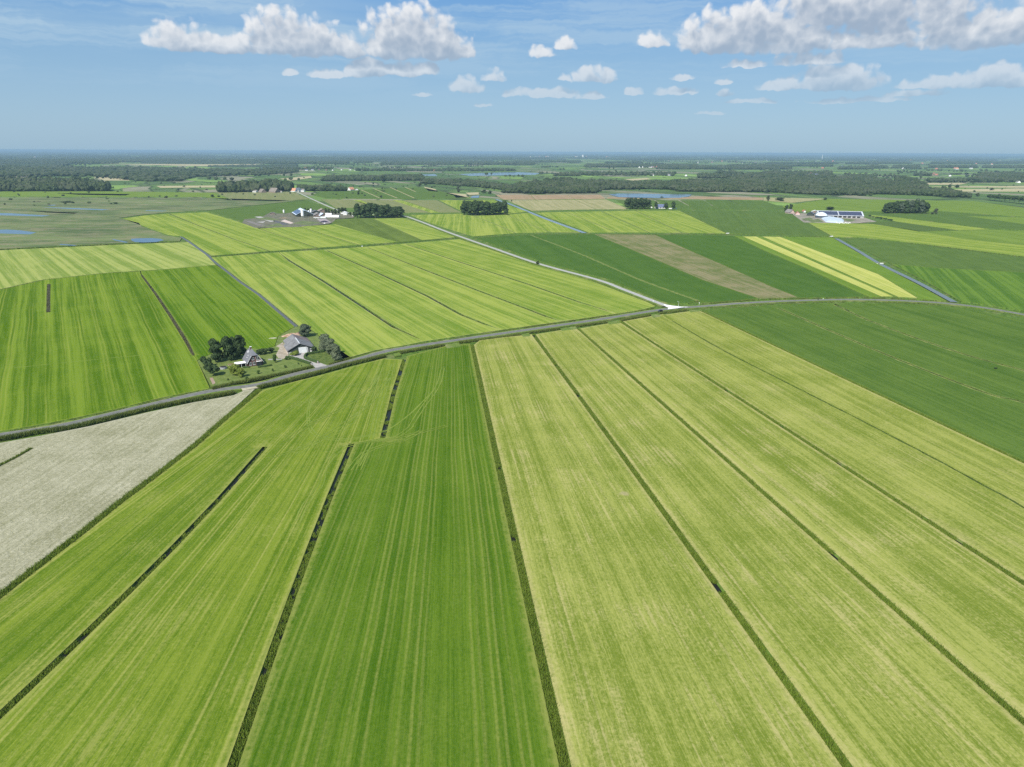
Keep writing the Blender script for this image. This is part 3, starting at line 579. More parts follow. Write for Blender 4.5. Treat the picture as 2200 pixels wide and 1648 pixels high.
water('pond', [(281,513),(300,512),(325,511.5),(345,513),(352,516),(335,520),(310,521),(290,520),(283,517)], .02)
water('pond', [(-60,457),(20,458),(60,460.5),(108,463),(90,465),(0,462.5),(-60,461.5)], .02); water('pond', [(88,445),(150,446.5),(235,450),(220,451.5),(150,449)], .02)
water('pond', [(240,513),(275,520),(270,521.5),(245,516)], .02); water('pond', [(130,524),(165,527),(160,528),(128,526)], .02); water('pond', [(105,440.5),(120,440),(118,441.5),(104,442)], .02)
water('pond', [(315,452),(360,453),(350,454),(310,453)], .02)
water('lake', [(560,360),(640,359),(660,362),(560,363)], -.7); water('lake', [(985,374),(1040,371.5),(1110,370),(1160,372),(1150,375.5),(1060,377),(1010,378)], -.7); water('lake', [(905,375),(935,374),(940,378),(915,378)], -.7)
water('pond', [(1015,421),(1030,420),(1028,425),(1010,425)], .03)
canal_mat = water_mat('canal_water', (.16,.20,.22), .25)
strip('canal', [G(*p) for p in ((1066,428),(1100,440),(1138,455.5),(1179,472),(1256,500))], 3.0, -.3, canal_mat, kind='structure')
strip('canal', [G(*p) for p in ((1797,512),(1845,539),(1889,565.5),(1970,605),(2050,648))], 2.2, -.3, water_mat('weedy_canal_water', (.12,.145,.14), .35, .2), kind='structure')
strip('ditch', [G(*p) for p in D0], 1.2, -.45, water_mat('open_ditch_water', (.085,.09,.085), .35, .12), kind='structure')
for L, w in ((L0,.8),(L1,.9),(L2,.9),(L2b,.8),(LC,.9),(R1,.8),(R2,.8),(R3,.8),(R5,.8),(M1,.8),(M2,.7),(M3,.7),(M4,.7),(WM,.7)):
    strip('ditch', [G(*p) for p in L], w, -.68, wat, kind='structure')
edge_y, n, b = newmat('yellowed_edge_grass'); pos = n.node('ShaderNodeNewGeometry').outputs['Position']; bsdf(n, b, n.mix(n.ss(n.noise(pos, .25, 4, .7), .35, .65), (.09,.14,.03), (.19,.21,.06)), .9, .05)
edge_d, n, b = newmat('dark_furrow_grass'); pos = n.node('ShaderNodeNewGeometry').outputs['Position']; bsdf(n, b, n.mix(n.ss(n.noise(pos, .25, 4, .7), .35, .65), (.03,.05,.012), (.06,.09,.02)), .9, .05)
for L, wy, wd in ((R6[:-1], 1.3, .55), (R7, 1.3, .5), ([(1140,505),(1245,545),(1373,600),(1500,646)], 1.3, .1), (R4[:-1], .0, .45)):
    if wy: strip('field_edge', [G(*p) for p in L], wy, .005, edge_y, jag=.5, kind='structure')
    strip('furrow', [G(*p) for p in L], wd, .010, edge_d, jag=.25, kind='structure')
# ------------------------------------------------------------------ tall grass of the ditches (nobody could count it)
def grass_mat(name, c1, c2, c3, s=.25):
    mt, n, b = newmat(name); pos = n.node('ShaderNodeNewGeometry').outputs['Position']
    f = n.noise(pos, s, 3, .7); f2 = n.noise(pos, 2.5, 2, .6); c = n.mix(n.ss(f, .35, .65), c1, c2); c = n.mix(n.ss(f2, .5, .7, 0, .8), c, c3); bsdf(n, b, c, .7, .2); return mt
g_lush = grass_mat('ditch_grass', (.09,.15,.012), (.13,.19,.02), (.17,.19,.035)); g_reed = grass_mat('reed_fringe', (.075,.115,.02), (.125,.165,.03), (.20,.19,.08)); g_brown = grass_mat('dead_reed', (.10,.10,.05), (.15,.14,.08), (.06,.08,.02))
def tufts(name, line, off, hw, dens, h, mat, z0=-.7, bw=.10, gap=0.0, gapscale=.22, seed=0, amp=.0):
    """blades along a polyline; off = sideways shift, gap = share left bare in patches"""
    hw, off = hw*SCL, off*SCL; L = smooth_line([G(*p) for p in line], 2.0); rng = np.random.default_rng(seed); Ps = []
    for i in range(len(L)-1):
        a, b_ = L[i], L[i+1]; d = b_-a; ln = d.length; t = d/max(ln, 1e-6); nn = Vector((-t.y, t.x))
        k = rng.poisson(1.7*dens*ln*2*hw*(1 if a.y < 500 else .45)); s = rng.random(k); r = rng.uniform(-1, 1, k)*hw+off
        for s_, r_ in zip(s, r):
            x, y = a.x+d.x*s_+nn.x*r_, a.y+d.y*s_+nn.y*r_
            if gap:
                if mnoise.noise(Vector((x*gapscale, y*gapscale, seed)))*1.1+.5 < gap: continue
            Ps.append((x, y))
    P = np.array(Ps); m_ = len(P); 
    if not m_: return
    hh = h*(.6+.7*rng.random(m_))
    V = []; 
    for k in range(3):
        th = rng.random(m_)*math.tau; w = bw*(.6+.8*rng.random(m_)); lx, ly = rng.normal(0, .28, m_)*hh, rng.normal(0, .28, m_)*hh
        V.append(np.stack([np.stack([P[:,0]-np.cos(th)*w, P[:,1]-np.sin(th)*w, np.full(m_, z0)], 1), np.stack([P[:,0]+np.cos(th)*w, P[:,1]+np.sin(th)*w, np.full(m_, z0)], 1), np.stack([P[:,0]+lx, P[:,1]+ly, z0+hh], 1)], 1))
    V = np.concatenate(V, 0).reshape(-1, 3); T_ = np.arange(len(V)).reshape(-1, 3)
    return bulk(name, V, T_, mat, kind='stuff')
tufts('ditch_grass', L0, 0, 1.15, 11, 1.35, g_lush, seed=1); tufts('ditch_grass', L1[:5], 0, .85, 13, .85, g_lush, seed=2, gap=.1); tufts('ditch_grass', L1[4:], -.5, .4, 12, .8, g_lush, seed=3, gap=.3); tufts('ditch_grass', L1[4:-1], .4, .4, 9, .7, g_lush, seed=8, gap=.55)
tufts('ditch_grass', L2[:4], 0, .9, 13, .8, g_lush, seed=4, gap=.12); tufts('ditch_grass', L2[3:], -.5, .45, 13, .8, g_lush, seed=5, gap=.25); tufts('ditch_grass', L2[3:-1], .5, .4, 9, .7, g_lush, seed=9, gap=.55); tufts('ditch_grass', L2b, 0, .9, 10, .8, g_lush, seed=6, gap=.45)
for i, L in enumerate((LC, R1, R2, R3)): tufts('ditch_grass', L, 0, .95, 15, 1.0, g_lush, seed=10+i, gap=.03, gapscale=.12)
tufts('ditch_grass', R4, 0, .3, 4, .45, g_lush, z0=0, seed=20); tufts('ditch_grass', R5, 0, .9, 10, .95, g_lush, seed=21)
for i, L in enumerate((R6, R7)): tufts('ditch_grass', L, 0, .3, 4, .5, g_reed, z0=0, seed=22+i)
for i, L in enumerate((M1, M2, M3, M4)): tufts('ditch_grass', L, .4, .35, 5, .75, g_reed, seed=30+i, gap=.3)
tufts('dead_reed', WM, 0, .8, 9, .85, g_brown, seed=40, gap=.25); tufts('dead_reed', D0[4:], 1.5, .35, 6, .8, g_brown, seed=41); tufts('dead_reed', D0[4:], -1.5, .35, 6, .8, g_reed, seed=42)
# reeds in the lane-side ditches, with gaps at the field gates
south = [[(-200,975),(0,943),(95,926),(159,917),(318,878.5),(414,859),(505,843)],[(556,832),(600,822),(636,813.5),(709,794),(760,780),(827,764.5)],[(860,757),(905,749),(954,740.5)],[(987,735),(1050,727.5),(1118,718.5)],[(1136,714.5),(1202,705.5)],[(1238,700.5),(1304,691.3)],[(1333,688),(1398,676)],[(1416,672.5),(1478,665.5)]]
for i, L in enumerate(south): tufts('roadside_reeds', L, 0, 1.15 if i < 4 else .9, 16, 1.75 if i < 2 else 1.35, g_reed, z0=-.7, seed=50+i, bw=.14)
tufts('roadside_reeds', [(1533,664),(1582,658.5),(1691,650),(1760,648.5),(1836,648),(1964,650.5),(2040,656)], 0, .5, 5, 1.1, g_reed, seed=60, gap=.35)
north = [[(-200,962),(0,930),(127,908),(255,880),(414,843),(448,837)],[(738,775),(809,754.5),(878,742.5),(955,731.5),(1027,719.5),(1136,702),(1209,691.5),(1314,676),(1409,661)],[(1509,652),(1633,642.5),(1716,640.5),(1870,639),(2040,647)]]
for i, L in enumerate(north): tufts('roadside_reeds', L, 0, .55, 11, 1.0, g_reed, seed=70+i, gap=.3)
tufts('roadside_reeds', [(1410,655),(1330,626),(1272,604.5),(1150,568.5),(1060,537.5),(992,515),(945,496.5)], 0, .7, 6, 1.1, g_lush, seed=75, gap=.25)
for i, (L, h, w) in enumerate(((T, .8, .5), (Wtop, .9, .6), ([(-220,557),(0,536),(125,530),(275,523),(388,518.5)], 1.1, .8), ([(1019,510),(1140,504),(1276,502.5),(1407,503),(1562,503),(1786,508.5)], .8, .5), ([(1803,511),(1982,525),(2200,552)], .8, .5), (U1,.8,.4),(U2,.8,.4),(U3,.8,.4))):
    tufts('ditch_grass', L, 0, w, 3.0, h, g_reed, seed=80+i, bw=.3)

# ------------------------------------------------------------------ trees
def ico(sub):
    bm = bmesh.new(); bmesh.ops.create_icosphere(bm, subdivisions=sub, radius=1)
    V = np.array([v.co[:] for v in bm.verts]); F_ = np.array([[v.index for v in f.verts] for f in bm.faces]); bm.free(); return V, F_
ICO = {k: ico(k) for k in (1, 2, 3)}
def leaf_mat(name, c1, c2, c3, tr=.25):
    mt, n, b = newmat(name); pos = n.node('ShaderNodeNewGeometry').outputs['Position']; oi = n.node('ShaderNodeObjectInfo').outputs['Random']
    f = n.noise(pos, .35, 3, .7); f2 = n.noise(pos, 1.6, 2, .7); c = n.mix(n.ss(f, .3, .7), c1, c2); c = n.mix(n.ss(f2, .55, .75, 0, .7), c, c3)
    c = n.mix(n.m('MULTIPLY', oi, .35), c, c2); bsdf(n, b, c, .75, .2)
    return mt
lf_dark = leaf_mat('dark_leaves', (.024,.044,.015), (.042,.070,.022), (.065,.10,.032)); lf_oak = leaf_mat('oak_leaves', (.022,.042,.012), (.042,.070,.018), (.065,.10,.03))
lf_willow = leaf_mat('willow_leaves', (.075,.098,.055), (.125,.15,.085), (.18,.20,.13)); lf_yel = leaf_mat('yellow_green_leaves', (.085,.12,.015), (.15,.19,.03), (.20,.23,.05)); lf_grey = leaf_mat('grey_green_leaves', (.045,.065,.04), (.075,.10,.06), (.10,.13,.08))
lf_bush = leaf_mat('bush_leaves', (.03,.06,.012), (.055,.10,.02), (.09,.13,.03)); lf_wood, n, b = newmat('woodland_leaves'); pos = n.node('ShaderNodeNewGeometry').outputs['Position']
f = n.noise(pos, .09, 4, .75); f2 = n.noise(pos, .012, 3, .6); c = n.mix(n.ss(f, .32, .68), (.014,.026,.010), (.052,.072,.026)); c = n.mix(n.ss(f2, .45, .62, 0, .6), c, (.07,.078,.045)); c = n.mix(n.ss(n.noise(pos, .4, 2, .7), .55, .75, 0, .6), c, (.085,.11,.05)); bsdf(n, b, c, .85, .1)
bark, n, b = newmat('bark'); bsdf(n, b, n.mix(n.noise(n.node('ShaderNodeNewGeometry').outputs['Position'], 2, 3), (.06,.05,.035), (.12,.10,.075)), .9, .1)
def crown_arrays(h, r, base, lobes, nleaf, leaf, seed, shape='round', core=1):
    rng = np.random.default_rng(seed); V, T_ = [], []; k = 0; LB = []
    for i in range(lobes):
        t = (i+rng.random())/lobes; z = base+(h-base)*(.12+.80*t)
        if shape == 'column': rr = r*(.56-.34*max(0, t-.6)); lr = r*rng.uniform(.46, .64)*(1-.25*max(0, t-.7)/.3)
        elif shape == 'cone': rr = r*(1-t)*.7; lr = r*(.22+.42*(1-t))
        elif shape == 'flat': z = base+(h-base)*(.35+.4*t); rr = r*.72; lr = r*rng.uniform(.3, .45)
        else: rr = r*.66*math.sqrt(max(.05, 1-(2*t-.85)**2)); lr = r*rng.uniform(.34, .52)
        a = rng.random()*math.tau; d = rr*math.sqrt(rng.random()); LB.append((d*math.cos(a), d*math.sin(a), min(z, h-lr*.7), lr))
    Vi, Fi = ICO[core]
    for (x, y, z, lr) in LB:
        vv = Vi*(lr*.80)*(1+rng.normal(0, .10, (len(Vi), 1))); vv[:, 2] *= .85; V.append(vv+(x, y, z)); T_.append(Fi+k); k += len(Vi)
    per = nleaf//lobes
    for (x, y, z, lr) in LB:
        nrm = rng.normal(size=(per, 3)); nrm[:, 2] = np.abs(nrm[:, 2])*.9-.25; nrm /= np.linalg.norm(nrm, axis=1)[:, None]
        c_ = nrm*lr*rng.uniform(.78, 1.12, (per, 1)); c_[:, 2] *= .88; c_ += (x, y, z)
        a = np.cross(nrm+rng.normal(0, .6, (per, 3)), rng.normal(size=(per, 3))); a /= np.linalg.norm(a, axis=1)[:, None]; b_ = np.cross(nrm, a); b_ /= np.maximum(np.linalg.norm(b_, axis=1)[:, None], 1e-6)
        s_ = leaf*rng.uniform(.6, 1.3, (per, 1)); q_ = np.stack([c_-a*s_, c_+b_*s_*.8, c_+a*s_, c_-b_*s_*.8], 1).reshape(-1, 3)
        idx = k+np.arange(per)[:, None]*4; T_.append(np.concatenate([idx+[0, 1, 2], idx+[0, 2, 3]])); V.append(q_); k += per*4
    return np.concatenate(V), np.concatenate(T_)
def trunk_mesh(h, r0_, seed, r):
    rng = random.Random(seed); V, F_ = [], []
    def tube(a, b_, ra, rb, n_=6):
        a, b_ = Vector(a), Vector(b_); d = (b_-a).normalized(); u = d.orthogonal().normalized(); w = d.cross(u); k = len(V)
        for p, rr in ((a, ra), (b_, rb)):
            for i in range(n_): t = i*math.tau/n_; V.append(p+(u*math.cos(t)+w*math.sin(t))*rr)
        for i in range(n_): F_.append([k+i, k+(i+1) % n_, k+n_+(i+1) % n_, k+n_+i])
    m1 = (rng.uniform(-.2, .2), rng.uniform(-.2, .2), h*.35); tube((0, 0, -.1), m1, r0_, r0_*.75); tube(m1, (m1[0]*1.5, m1[1]*1.5, h*.8), r0_*.75, r0_*.2)
    for i in range(5):
        a = rng.random()*math.tau; z = h*rng.uniform(.25, .5); tube((m1[0], m1[1], z), (math.cos(a)*r*.6, math.sin(a)*r*.6, z+h*.28), r0_*.4, r0_*.1, 5)
    me = bpy.data.meshes.new('trunk'); me.from_pydata([tuple(v) for v in V], [], F_); me.materials.append(bark); return me
PROTO = {}
def tree_proto(key, h, r, base, lobes, nleaf, leaf, mat, shape='round', core=1):
    for k in range(3):
        V, T_ = crown_arrays(h, r, base, lobes, nleaf, leaf, sum(map(ord, key))*7+k, shape, core)
        o = bulk('crown', V, T_, mat); me = o.data; bpy.data.objects.remove(o)
        PROTO[(key, k)] = (me, trunk_mesh(h, .022*h+.05, k+1, r) if base > .3 or shape == 'round' else None, h, r)
def tree(key, p, h, label, cat='tree', group=None, wr=None, name='tree', var=None, zb=0.0):
    k = random.randrange(3) if var is None else var; cm, tm, h0, r0_ = PROTO[(key, k)]
    sz = h/h0; sr = (wr/r0_) if wr else sz*random.uniform(.92, 1.08)
    t = empty(name, (p[0], p[1], zb), random.random()*math.tau, label=label, category=cat); t.scale = (sr, sr, sz)
    if group: t['group'] = group
    c_ = bpy.data.objects.new('crown', cm); COL.objects.link(c_); c_.parent = t
    if tm: q_ = bpy.data.objects.new('trunk', tm); COL.objects.link(q_); q_.parent = t
    return t
tree_proto('big', 11, 3.2, .2, 22, 3600, .34, lf_dark, 'column'); tree_proto('round', 9, 4.2, 1.2, 14, 2600, .34, lf_oak); tree_proto('willow', 11, 3.8, .2, 20, 3600, .30, lf_willow, 'column')
tree_proto('bush', 3, 2.2, .0, 9, 900, .24, lf_dark, 'flat'); tree_proto('yellow', 7, 4.2, .4, 16, 2200, .30, lf_yel); tree_proto('shrub', 1.6, 1.1, .2, 7, 500, .16, lf_bush); tree_proto('lime', 2.2, 2.2, .0, 9, 800, .22, lf_yel, 'flat')
tree_proto('grey', 8, 3.9, 1.0, 14, 2600, .32, lf_grey); tree_proto('grove', 21, 6.5, 2.2, 16, 1500, .95, lf_dark); tree_proto('groveg', 19, 6.5, 1.6, 16, 1400, .95, lf_grey); tree_proto('far', 12, 6, 1.0, 9, 420, 1.2, lf_wood); tree_proto('flat', 13, 8.5, 3.5, 12, 800, 1.0, lf_oak, 'flat')
def hpx(base, top):
    g = G(*base); R_ = g.length; lo, hi = 0, 110
    for _ in range(40):
        m_ = (lo+hi)/2; lo, hi = (m_, hi) if G(*top, m_).length > R_ else (lo, m_)
    return lo
def mpp(px, py): return (G(px+1, py)-G(px, py)).length
def treepx(key, bx, by, ty, label, wpx=None, **k):
    p = G(bx, by); h = hpx((bx, by), (bx, ty)); return tree(key, p, h, label, wr=(wpx/2*mpp(bx, by) if wpx else None), **k)
ORD = 'first second third fourth fifth sixth seventh eighth ninth tenth eleventh twelfth thirteenth fourteenth fifteenth sixteenth seventeenth eighteenth nineteenth twentieth twenty-first twenty-second twenty-third twenty-fourth twenty-fifth twenty-sixth twenty-seventh twenty-eighth twenty-ninth thirtieth thirty-first thirty-second thirty-third thirty-fourth'.split()
ROW = ['front', 'middle', 'back']
# farmstead by the lane
g_tall = 'tall dark trees behind the brick farmhouse'
treepx('big', 466, 778, 727, 'tall dark tree left of the pair behind the brick farmhouse', 27, group=g_tall)
treepx('big', 491, 775, 722, 'tall dark tree between two others behind the brick farmhouse', 26, group=g_tall)
treepx('big', 507, 772, 723, 'tall slim dark tree close behind its neighbour at the farmhouse roof', 22, group=g_tall)
treepx('big', 519, 770, 719, 'tallest dark tree, nearest the farmhouse roof ridge', 26, group=g_tall)
treepx('bush', 439, 786, 764, 'dark bushy tree at the garden corner next to the green field', 17); treepx('bush', 447, 798, 775, 'dark spreading bush in the garden corner', 22); treepx('bush', 459, 808, 784, 'large round dark bush at the front left of the garden', 32)
treepx('bush', 446, 788, 768, 'dark bush filling the gap behind the garden corner', 20)
treepx('yellow', 506, 805, 783, 'yellow-green round tree on the lawn before the farmhouse', 30); treepx('yellow', 518, 810, 790, 'small yellow-green tree touching the larger one on the lawn', 18)
treepx('bush', 560, 762, 749, 'dark bush right behind the farmhouse', 18); treepx('bush', 571, 760, 748, 'dark bush between the farmhouse and the yard', 18); treepx('bush', 583, 758, 746, 'round dark bush at the edge of the dirt yard', 15)
treepx('shrub', 591, 779, 762, 'round lollipop tree on the lawn beside the grey garden path', 11, name='small_tree'); treepx('shrub', 616, 773, 765, 'clipped dark round shrub at the head of the driveway hedge', 10, name='shrub', cat='shrub')
for x, y, t, w, l in ((555,803,796,9,'dark round shrub in the middle of the front lawn'),(586,798,792,6,'small light shrub on the lawn before the front hedge'),(613,790,785,6,'small shrub on the lawn near the driveway hedge'),(641,783,779,4,'tiny shrub at the foot of the driveway hedge'),(648,787,784,3,'smallest shrub, near the driveway mouth'),(490,817,813,5,'tiny dark shrub on the left part of the front lawn'),(500,822,818,4,'low shrub near the roadside reeds on the lawn'),(530,815,810,9,'low spreading shrub on the lawn near the lane')):
    treepx('shrub', x, y, t, l, w, name='shrub', cat='shrub')
treepx('grey', 656, 723, 697, 'round dark grey-green tree behind the barn at the field corner', 29)
treepx('willow', 699, 753, 719, 'silvery willow behind the others right of the barn', 27); treepx('willow', 711, 763, 729, 'silvery willow in the middle of the row right of the barn', 24); treepx('willow', 723, 775, 738, 'silvery willow nearest the lane right of the barn', 26)
treepx('bush', 677, 757, 743, 'dark green bush against the right end of the barn front', 14); treepx('lime', 633, 763, 754, 'yellow-green bush under the barn front wall', 20)
# groves
def grove(spots, key, label, group, hmin, hmax, n_=None):
    for (x, y) in spots:
        p = G(x, y); tree(key, p, random.uniform(hmin, hmax), label, group=group, wr=random.uniform(.85, 1.1)*6.8)
def rowspots(x0, x1, y, rows, n_, dy=1.6):
    return [(x0+(x1-x0)*(i+.5*(r % 2)*.9)/max(n_-1, 1)+random.uniform(-1.5, 1.5), y-r*dy+random.uniform(-.4, .4)) for r in range(rows) for i in range(n_ if r % 2 == 0 else n_-1)]
def rowlabels(rows, n_, what, where): return [f'{ORD[i]} {what} from left in {ROW[r] if r < rows-1 or rows < 3 else "back"} row of {where}' for r in range(rows) for i in range(n_ if r % 2 == 0 else n_-1)]
random.seed(11)
for (x, y), gl in zip(rowspots(768, 860, 467.5, 3, 8), rowlabels(3, 8, 'dark tree', 'the grove beside the side road')):
    p = G(x, y); h = 21+3.5*math.exp(-((x-795)/14)**2)+random.uniform(-2, 1.5)-(3.5 if x > 835 else 0); tree('grove', p, h*SCL*.83, gl, group='grove trees beside the side road', wr=8.2)
for (x, y), gl in zip(rowspots(999, 1083, 461.5, 3, 8), rowlabels(3, 8, 'dark tree', 'the compact grove by the canal')): tree('grove', G(x, y), random.uniform(20, 24)+(2 if x < 1030 else 0), gl, group='grove trees by the straight canal', wr=8.4)
for (x, y), gl in zip(rowspots(1349, 1393, 449, 2, 5), rowlabels(2, 5, 'tree', 'the windbreak beside the blue-roofed house')): tree('grove', G(x, y), random.uniform(19, 23), gl, group='windbreak trees left of the blue-roofed house', wr=8.6)
treepx('grove', 1409, 449, 433, 'single dark tree left of the blue-roofed house front', 9); treepx('grove', 1430, 449.5, 435.5, 'dark round tree right of the blue-roofed house', 12); treepx('grove', 1446.5, 449.5, 433, 'pointed dark tree at the far right of the blue-roofed farmstead', 12)
for i, ((x, y), gl) in enumerate(zip(rowspots(1902, 1988, 458.5, 3, 9), rowlabels(3, 9, 'tree', 'the grove right of the solar barn'))):
    p = G(x, y); h = (17+7*math.exp(-((x-1962)/22)**2)+3*math.exp(-((x-1925)/16)**2)+random.uniform(-1.5, 1.5)); tree('groveg' if 1935 < x < 1985 and i % 2 else 'grove', p, h*1.05, gl, group='grove trees right of the solar barn', wr=7.6)
treepx('far', 2010, 460, 448, 'lone slim tree just right of the isolated grove', 9); treepx('far', 2003, 460.5, 456, 'low bush beside the lone tree near the grove', 7, name='shrub', cat='shrub')
for i in range(9): treepx('flat', 2126+i*10.5, 430+i*1.1, 418+i*.6, ORD[i]+' flat-topped tree from the left in the avenue row at the picture edge', 17, group='avenue trees at the right edge')
treepx('big', 1689, 455.5, 440, 'dark tall tree beside the red-walled farmhouse', 8); treepx('big', 1698, 454, 438, 'taller dark tree just behind the red-walled farmhouse', 8); treepx('grove', 1783, 452, 444, 'round dark tree peeping over the long solar roof', 20)
for i, (x, y, t, w) in enumerate(((1868,466,461,6),(1875.5,468,464.5,3),(1885,469,465.5,9),(1893,471,466,9),(1901,472.5,468,9),(1909,474,470,8),(1914.5,475,470.5,6))): treepx('bush', x, y, t, ['round bush right of the solar barn','tiny bush right of the solar barn'][i] if i < 2 else ORD[i-2]+' bush from the left in the hedge row by the solar barn yard', w, name='shrub', cat='shrub', **({'group': 'hedge row bushes by the solar barn yard'} if i > 1 else {}))
for i, (x, y, t, w) in enumerate(((662,456,448,6),(669,455,446,5),(656,456,447,6),(700,458,448,7),(707,460,449,8),(714,461,450,8),(721,461,449,8),(728,459,447,10),(736,457,446,11),(742,458,447,9),(753,463,456,6),(760,465,455,5))): treepx('far', x, y, t, ['tree left of the thick rear silo','tree right of the thick rear silo','tree behind the roof of the blue-roofed barn','small tree at the sheds of the silo farm','tree just right of the silo farm sheds','slim tree left of the white bungalow','tall tree left of the white bungalow','tree close behind the white bungalow','large round tree over the white bungalow','tree at the right end of the white bungalow','small tree left of the tiny garden house','lowest tree beside the tiny garden house'][i], w, group='garden trees of the white silo farm')
for x, y, t, w, l in ((985,414,404,8,'dark round tree standing alone before the reed stubble'),(1053,417,410,9,'dark bush tree at the grass margin left of the wood'),(984,409,401,7,'small round tree beside a bushy one on the far meadows'),(902,400,394,8,'small round tree left of its neighbour beyond the strip meadows'),(915,399,394.5,9,'low round tree right of its neighbour beyond the strip meadows'),(824,392,377,16,'large round tree in front of the long hedge wood'),(770,419,411,6,'small tree in the strip meadow nearest the orange-roofed cottage'),(745,427,422.5,5,'low bush on the field edge beyond the silo farm'),(819,425,420,6,'low bush at a strip end beyond the farm grove'),(987,403,399,12,'dark copse tree on the wet meadows'),(1040,415,408,13,'broad dark bush left of the big wood'),(1155,568,561,8,'dark bush on the verge halfway along the side road'),(1676,432,424,20,'broad dark tree in the rough land left of the red-walled farm'),(1650,432,425,5,'small tree left of the broad one in rough land'),(1773,430,424.5,9,'pointed small tree beyond the solar barn'),(1650,430,420,8,'dark tree at the left of the rough tract'),(2100,422,415,9,'round tree right of the long wood end'),(1484,409,406,7,'little tree by the pond shore'),(2139,792,789,8,'low rough bush on the dividing line of the right-hand crop'),(2040,404,396,7,'small tree on pale marsh land at right'),(2055,404,396.5,9,'tree beside a smaller one on the pale marsh land'),(2130,409,404,9,'low tree on the pale land at far right'),(1422,425.5,422,8,'small dark bush at the near pond shore'),(355,425.5,422,6,'dark small bush in the left marsh'),(457,424,418,9,'dark bush at the edge of the grey meadow'),(105,439.5,437,7,'low bush in the marsh near the left edge'),(142,435,432,26,'long low bush clump in the marsh'),(73,434,432,7,'tiny bush left of the long clump in the marsh'),(73,442,439.5,6,'tiny dark bush near the far marsh pond')):
    treepx('bush' if t > y-5 else 'far', x, y, t, l, w)
# ------------------------------------------------------------------ woods (read as one mass)
def in_poly(P, Q):
    x, y = Q[:, 0], Q[:, 1]; r = np.zeros(len(Q), bool)
    for i in range(len(P)):
        x1, y1 = P[i-1]; x2, y2 = P[i]
        with np.errstate(divide='ignore', invalid='ignore'): r ^= ((y1 > y) != (y2 > y)) & (x < (x2-x1)*(y-y1)/(y2-y1+1e-12)+x1)
    return r
def blobs(name, P, Hh, Rr, mat, lod=2, seed=0, zb=-.9, maxn=30000):
    rng = np.random.default_rng(seed); V0, F0 = ICO[lod]; m_ = len(P)
    if m_ > maxn: sel = rng.permutation(m_)[:maxn]; P, Hh, Rr = P[sel], Hh[sel], Rr[sel]; m_ = maxn
    jit = 1+rng.normal(0, .17, (m_, len(V0), 1)); V = V0[None]*jit; th = rng.random(m_)*math.tau; c_, s_ = np.cos(th)[:, None], np.sin(th)[:, None]
    x = V[:, :, 0]*c_-V[:, :, 1]*s_; y = V[:, :, 0]*s_+V[:, :, 1]*c_; z = V[:, :, 2]
    X = np.stack([P[:, :1]+x*Rr[:, None], P[:, 1:2]+y*Rr[:, None], zb+Hh[:, None]*(.55+.47*z)], 2).reshape(-1, 3)
    T_ = (F0[None]+np.arange(m_)[:, None, None]*len(V0)).reshape(-1, 3); return bulk(name, X, T_, mat, kind='stuff')
def wood(px, space, h, r, lod=2, seed=0, dens=.9, name='woodland', hole=0.0):
    P = [tuple(G(*p)) for p in px]; A = np.array(P); lo, hi = A.min(0), A.max(0); rng = np.random.default_rng(seed)
    nx, ny = (int((hi-lo)[0]/space)+1, int((hi-lo)[1]/space)+1)
    gx, gy = np.meshgrid(lo[0]+np.arange(nx)*space, lo[1]+np.arange(ny)*space); Q = np.stack([gx.ravel(), gy.ravel()], 1)+rng.uniform(-.5, .5, (nx*ny, 2))*space
    Q = Q[in_poly(P, Q) & (rng.random(len(Q)) < dens)]
    if hole: Q = Q[[mnoise.noise(Vector((a*.004, b_*.008, seed)))*1.2+.5 > hole for a, b_ in Q]]
    big = np.array([mnoise.noise(Vector((a*.012, b_*.012, 5.)))for a, b_ in Q]) if len(Q) < 20000 else 0
    hh = h*(1+.45*big)*rng.uniform(.6, 1.3, len(Q)); rr = r*rng.uniform(.75, 1.3, len(Q)); return blobs(name, Q, hh, rr, lf_wood, lod, seed)
FD = [(1082,414),(1150,416.5),(1275,415),(1292,408),(1400,406),(1445,409),(1470,412),(1575,412),(1660,413),(1750,418),(1850,420),(1975,422),(2088,425),(2040,414),(1990,405),(1935,396),(1850,394),(1750,396),(1650,396),(1580,391),(1475,391),(1380,395),(1300,392),(1190,387),(1140,396),(1090,402)]
wood(FD, 11.5, 12, 7.4, 2, 1, .9, hole=.08); wood([(905,394),(1000,400),(1085,408),(1095,400),(1010,391),(920,387)], 12, 10, 7, 2, 2, .9)
wood([(1540,396),(1600,399),(1900,397),(1915,388),(1800,385),(1700,384),(1560,388)], 17, 13, 9, 1, 3, .85); wood([(1925,398),(1990,404),(1960,390),(1925,386)], 13, 17, 9, 2, 4)
wood([(690,389),(912,388),(905,380),(700,383)], 13, 13, 8, 2, 5); wood([(466,414),(560,412.5),(627,411.5),(622,403),(560,399),(545,403),(475,407)], 12, 20, 9, 2, 6, .9)
wood([(642,410),(742,411),(742,406),(642,405)], 12, 12, 8, 2, 7, .8); wood([(-60,411.5),(236,411),(234,403),(200,394),(-60,391)], 12.5, 17, 8.5, 2, 8)
wood([(-80,381),(200,379),(300,390),(385,390),(425,380),(555,376),(565,368),(440,366),(300,362),(100,362),(-80,358)], 24, 14, 14, 1, 9, .85, hole=.12); wood([(550,377),(640,371),(640,366),(550,366)], 18, 13, 10, 1, 10)
wood([(1213,377),(1450,378),(1450,372.5),(1215,372)], 19, 12, 9, 1, 11, .55, hole=.3); wood([(1500,383),(1680,385),(1700,376),(1560,374),(1500,377)], 19, 14, 10, 1, 12, .8, hole=.2)
